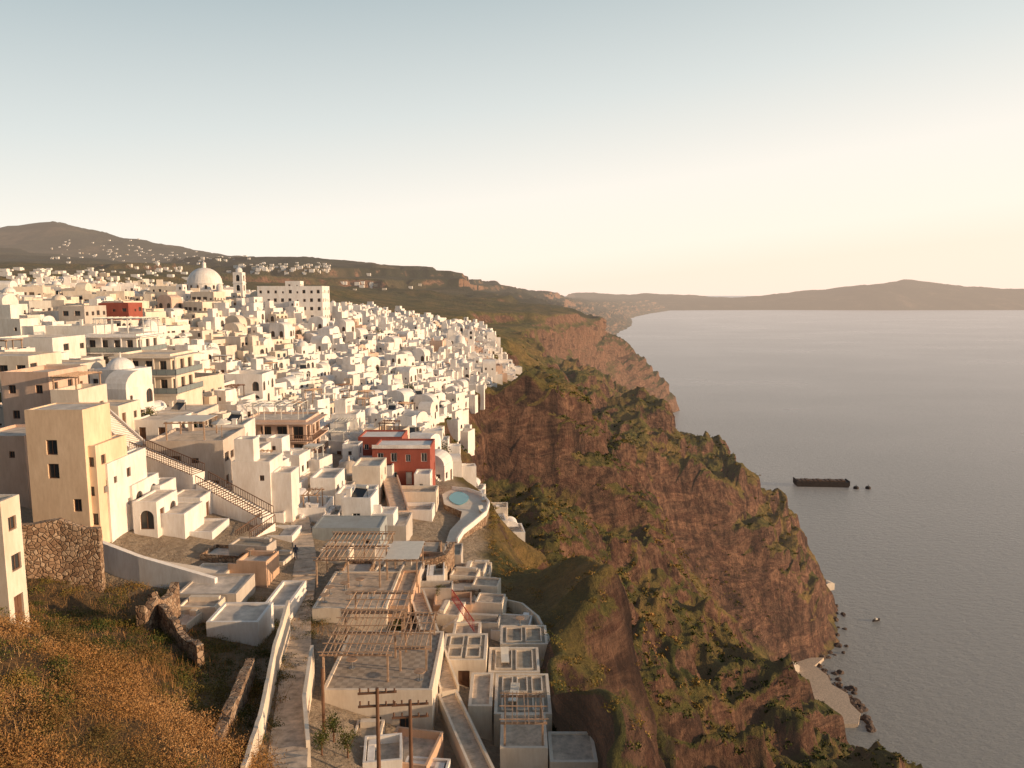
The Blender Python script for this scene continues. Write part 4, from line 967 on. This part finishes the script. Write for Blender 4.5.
C=np.stack([X[r_,c_],Y[r_,c_],Z[r_,c_]],1)+rng.normal(size=(NS,3))*[.5,.5,0]
gl=gully[r_,c_]; dzz=np.abs(np.gradient(Z,axis=1)/np.maximum(np.abs(np.gradient(X,axis=1)),.05))[r_,c_]
mask=(vn(C[:,0]/22,C[:,1]/22,91)+.5*vn(C[:,0]/6,C[:,1]/6,92)+gl*.5>.62)&((dzz<1.5)|(rng.random(NS)<.15)); C=C[mask]; gl=gl[mask]
Rd=rng.uniform(.25,1.05,len(C))**1.8*np.clip(C[:,1]/120,.7,1.45)
T=np.clip(1.1*vn(C[:,0]/30,C[:,1]/30,93)+rng.normal(size=len(C))*.16-gl*.4,0,1)
T=np.where((C[:,1]<150)&(C[:,2]>176),np.clip(T+.4,0,1),T)
nearm=C[:,1]<130
for mk,nl,ls,nm in ((nearm,60,.14,"slope_shrubs"),(~nearm,22,.28,"cliff_shrubs")):
    obj(nm,clumps(nm,C[mk],Rd[mk],T[mk],nl,ls,'leaf'),label="green and rusty shrubs covering the steep slope",cat="shrubs",kind="stuff")
r_,c_=samp(20,68,1.2,2.97,1900,.6); C=np.stack([X[r_,c_],Y[r_,c_],Z[r_,c_]],1)
Rd=rng.uniform(.35,1.0,len(C))**1.3*1.4; T=np.clip(vn(C[:,0]/4,C[:,1]/4,95)*1.25-.1+rng.uniform(-.15,.15,len(C)),0,1)
gm=(vn(C[:,0]/5,C[:,1]/5,96)*.9+ (C[:,1]-40)*.018+rng.uniform(-.12,.12,len(C)))>.48
obj("dry_shrubs",clumps("dry_shrubs",C[~gm],Rd[~gm],T[~gm],520,.042,'dryleaf',flat=.85,stretch=.55),label="dense rounded golden and rust brush on the hillside",cat="shrubs",kind="stuff")
obj("green_shrubs",clumps("green_shrubs",C[gm],Rd[gm]*.75,T[gm]*.9,300,.055,'leaf'),label="olive green low shrubs on the hillside",cat="shrubs",kind="stuff")
n=34000; r_,c_=samp(18,68,1.2,2.97,n,.5)
Cb=np.stack([X[r_,c_],Y[r_,c_],Z[r_,c_]],1)+np.column_stack([rng.uniform(-.5,.5,n),rng.uniform(-.5,.5,n),np.zeros(n)-.05])
h=rng.uniform(.25,.8,n)*(.4+vn(Cb[:,0]/3,Cb[:,1]/3,97)); an=rng.uniform(0,6.28,n); wv=np.stack([np.cos(an),np.sin(an),np.zeros(n)],1)*.016
tip=Cb+np.stack([rng.normal(size=n)*.22,rng.normal(size=n)*.22,h],1)
VV=np.stack([Cb-wv,Cb+wv,tip],1).reshape(-1,3)
me=np_mesh("dry_grass",VV,np.arange(len(VV)).reshape(-1,3)); add_attr(me,"tint",np.repeat(np.clip(.3+.8*vn(Cb[:,0]/6,Cb[:,1]/6,98),0,1),3)); me.materials.append(M['dryleaf'])
obj("dry_grass",me,label="tall dry golden grass on the hillside",cat="grass",kind="stuff")
def tree_mesh(sd):
    C=np.array([[random.uniform(-.9,.9),random.uniform(-.9,.9),2.2+random.uniform(-.5,1.0)] for _ in range(9)]); Rd=rng.uniform(.6,1.0,9)
    return clumps("crown",C,Rd,rng.uniform(0,.45,9),90,.13,'leaf',1.)
TMs=[tree_mesh(i) for i in range(3)]
mb=MB(); mb.cyl(0,0,-1,1.9,.16,.09,n=8)
for an in (0,2.1,4.2): mb.bar((0,0,1.3),(.7*math.cos(an),.7*math.sin(an),2.3),.08)
TR=mb.mesh("trunk",['brown'])
for (px,py) in ((352,352),(346,372),(400,368),(325,345),(205,360),(190,440),(150,430),(230,330),(262,352),(300,452),(410,400),(432,402),(340,388),(60,330),(285,372),(440,600),(520,720),(555,745),(395,640),(455,470),(440,462),(334,742),(348,758),(322,755),(180,470),(60,388),(240,395),(378,340),(300,340),(360,400),(385,390)):
    q=spot(px,py)
    if q is None: continue
    o=obj("tree",None,(q.x,q.y,q.z),random.uniform(0,6),None,"small dark green tree growing between houses","tree","small trees between the houses"); s_=random.uniform(.7,1.4) if py<550 else random.uniform(.35,.55); o.scale=(s_,s_,s_)
    obj("trunk",TR,parent=o); obj("crown",random.choice(TMs),parent=o)
print("time",time.time()-T0)
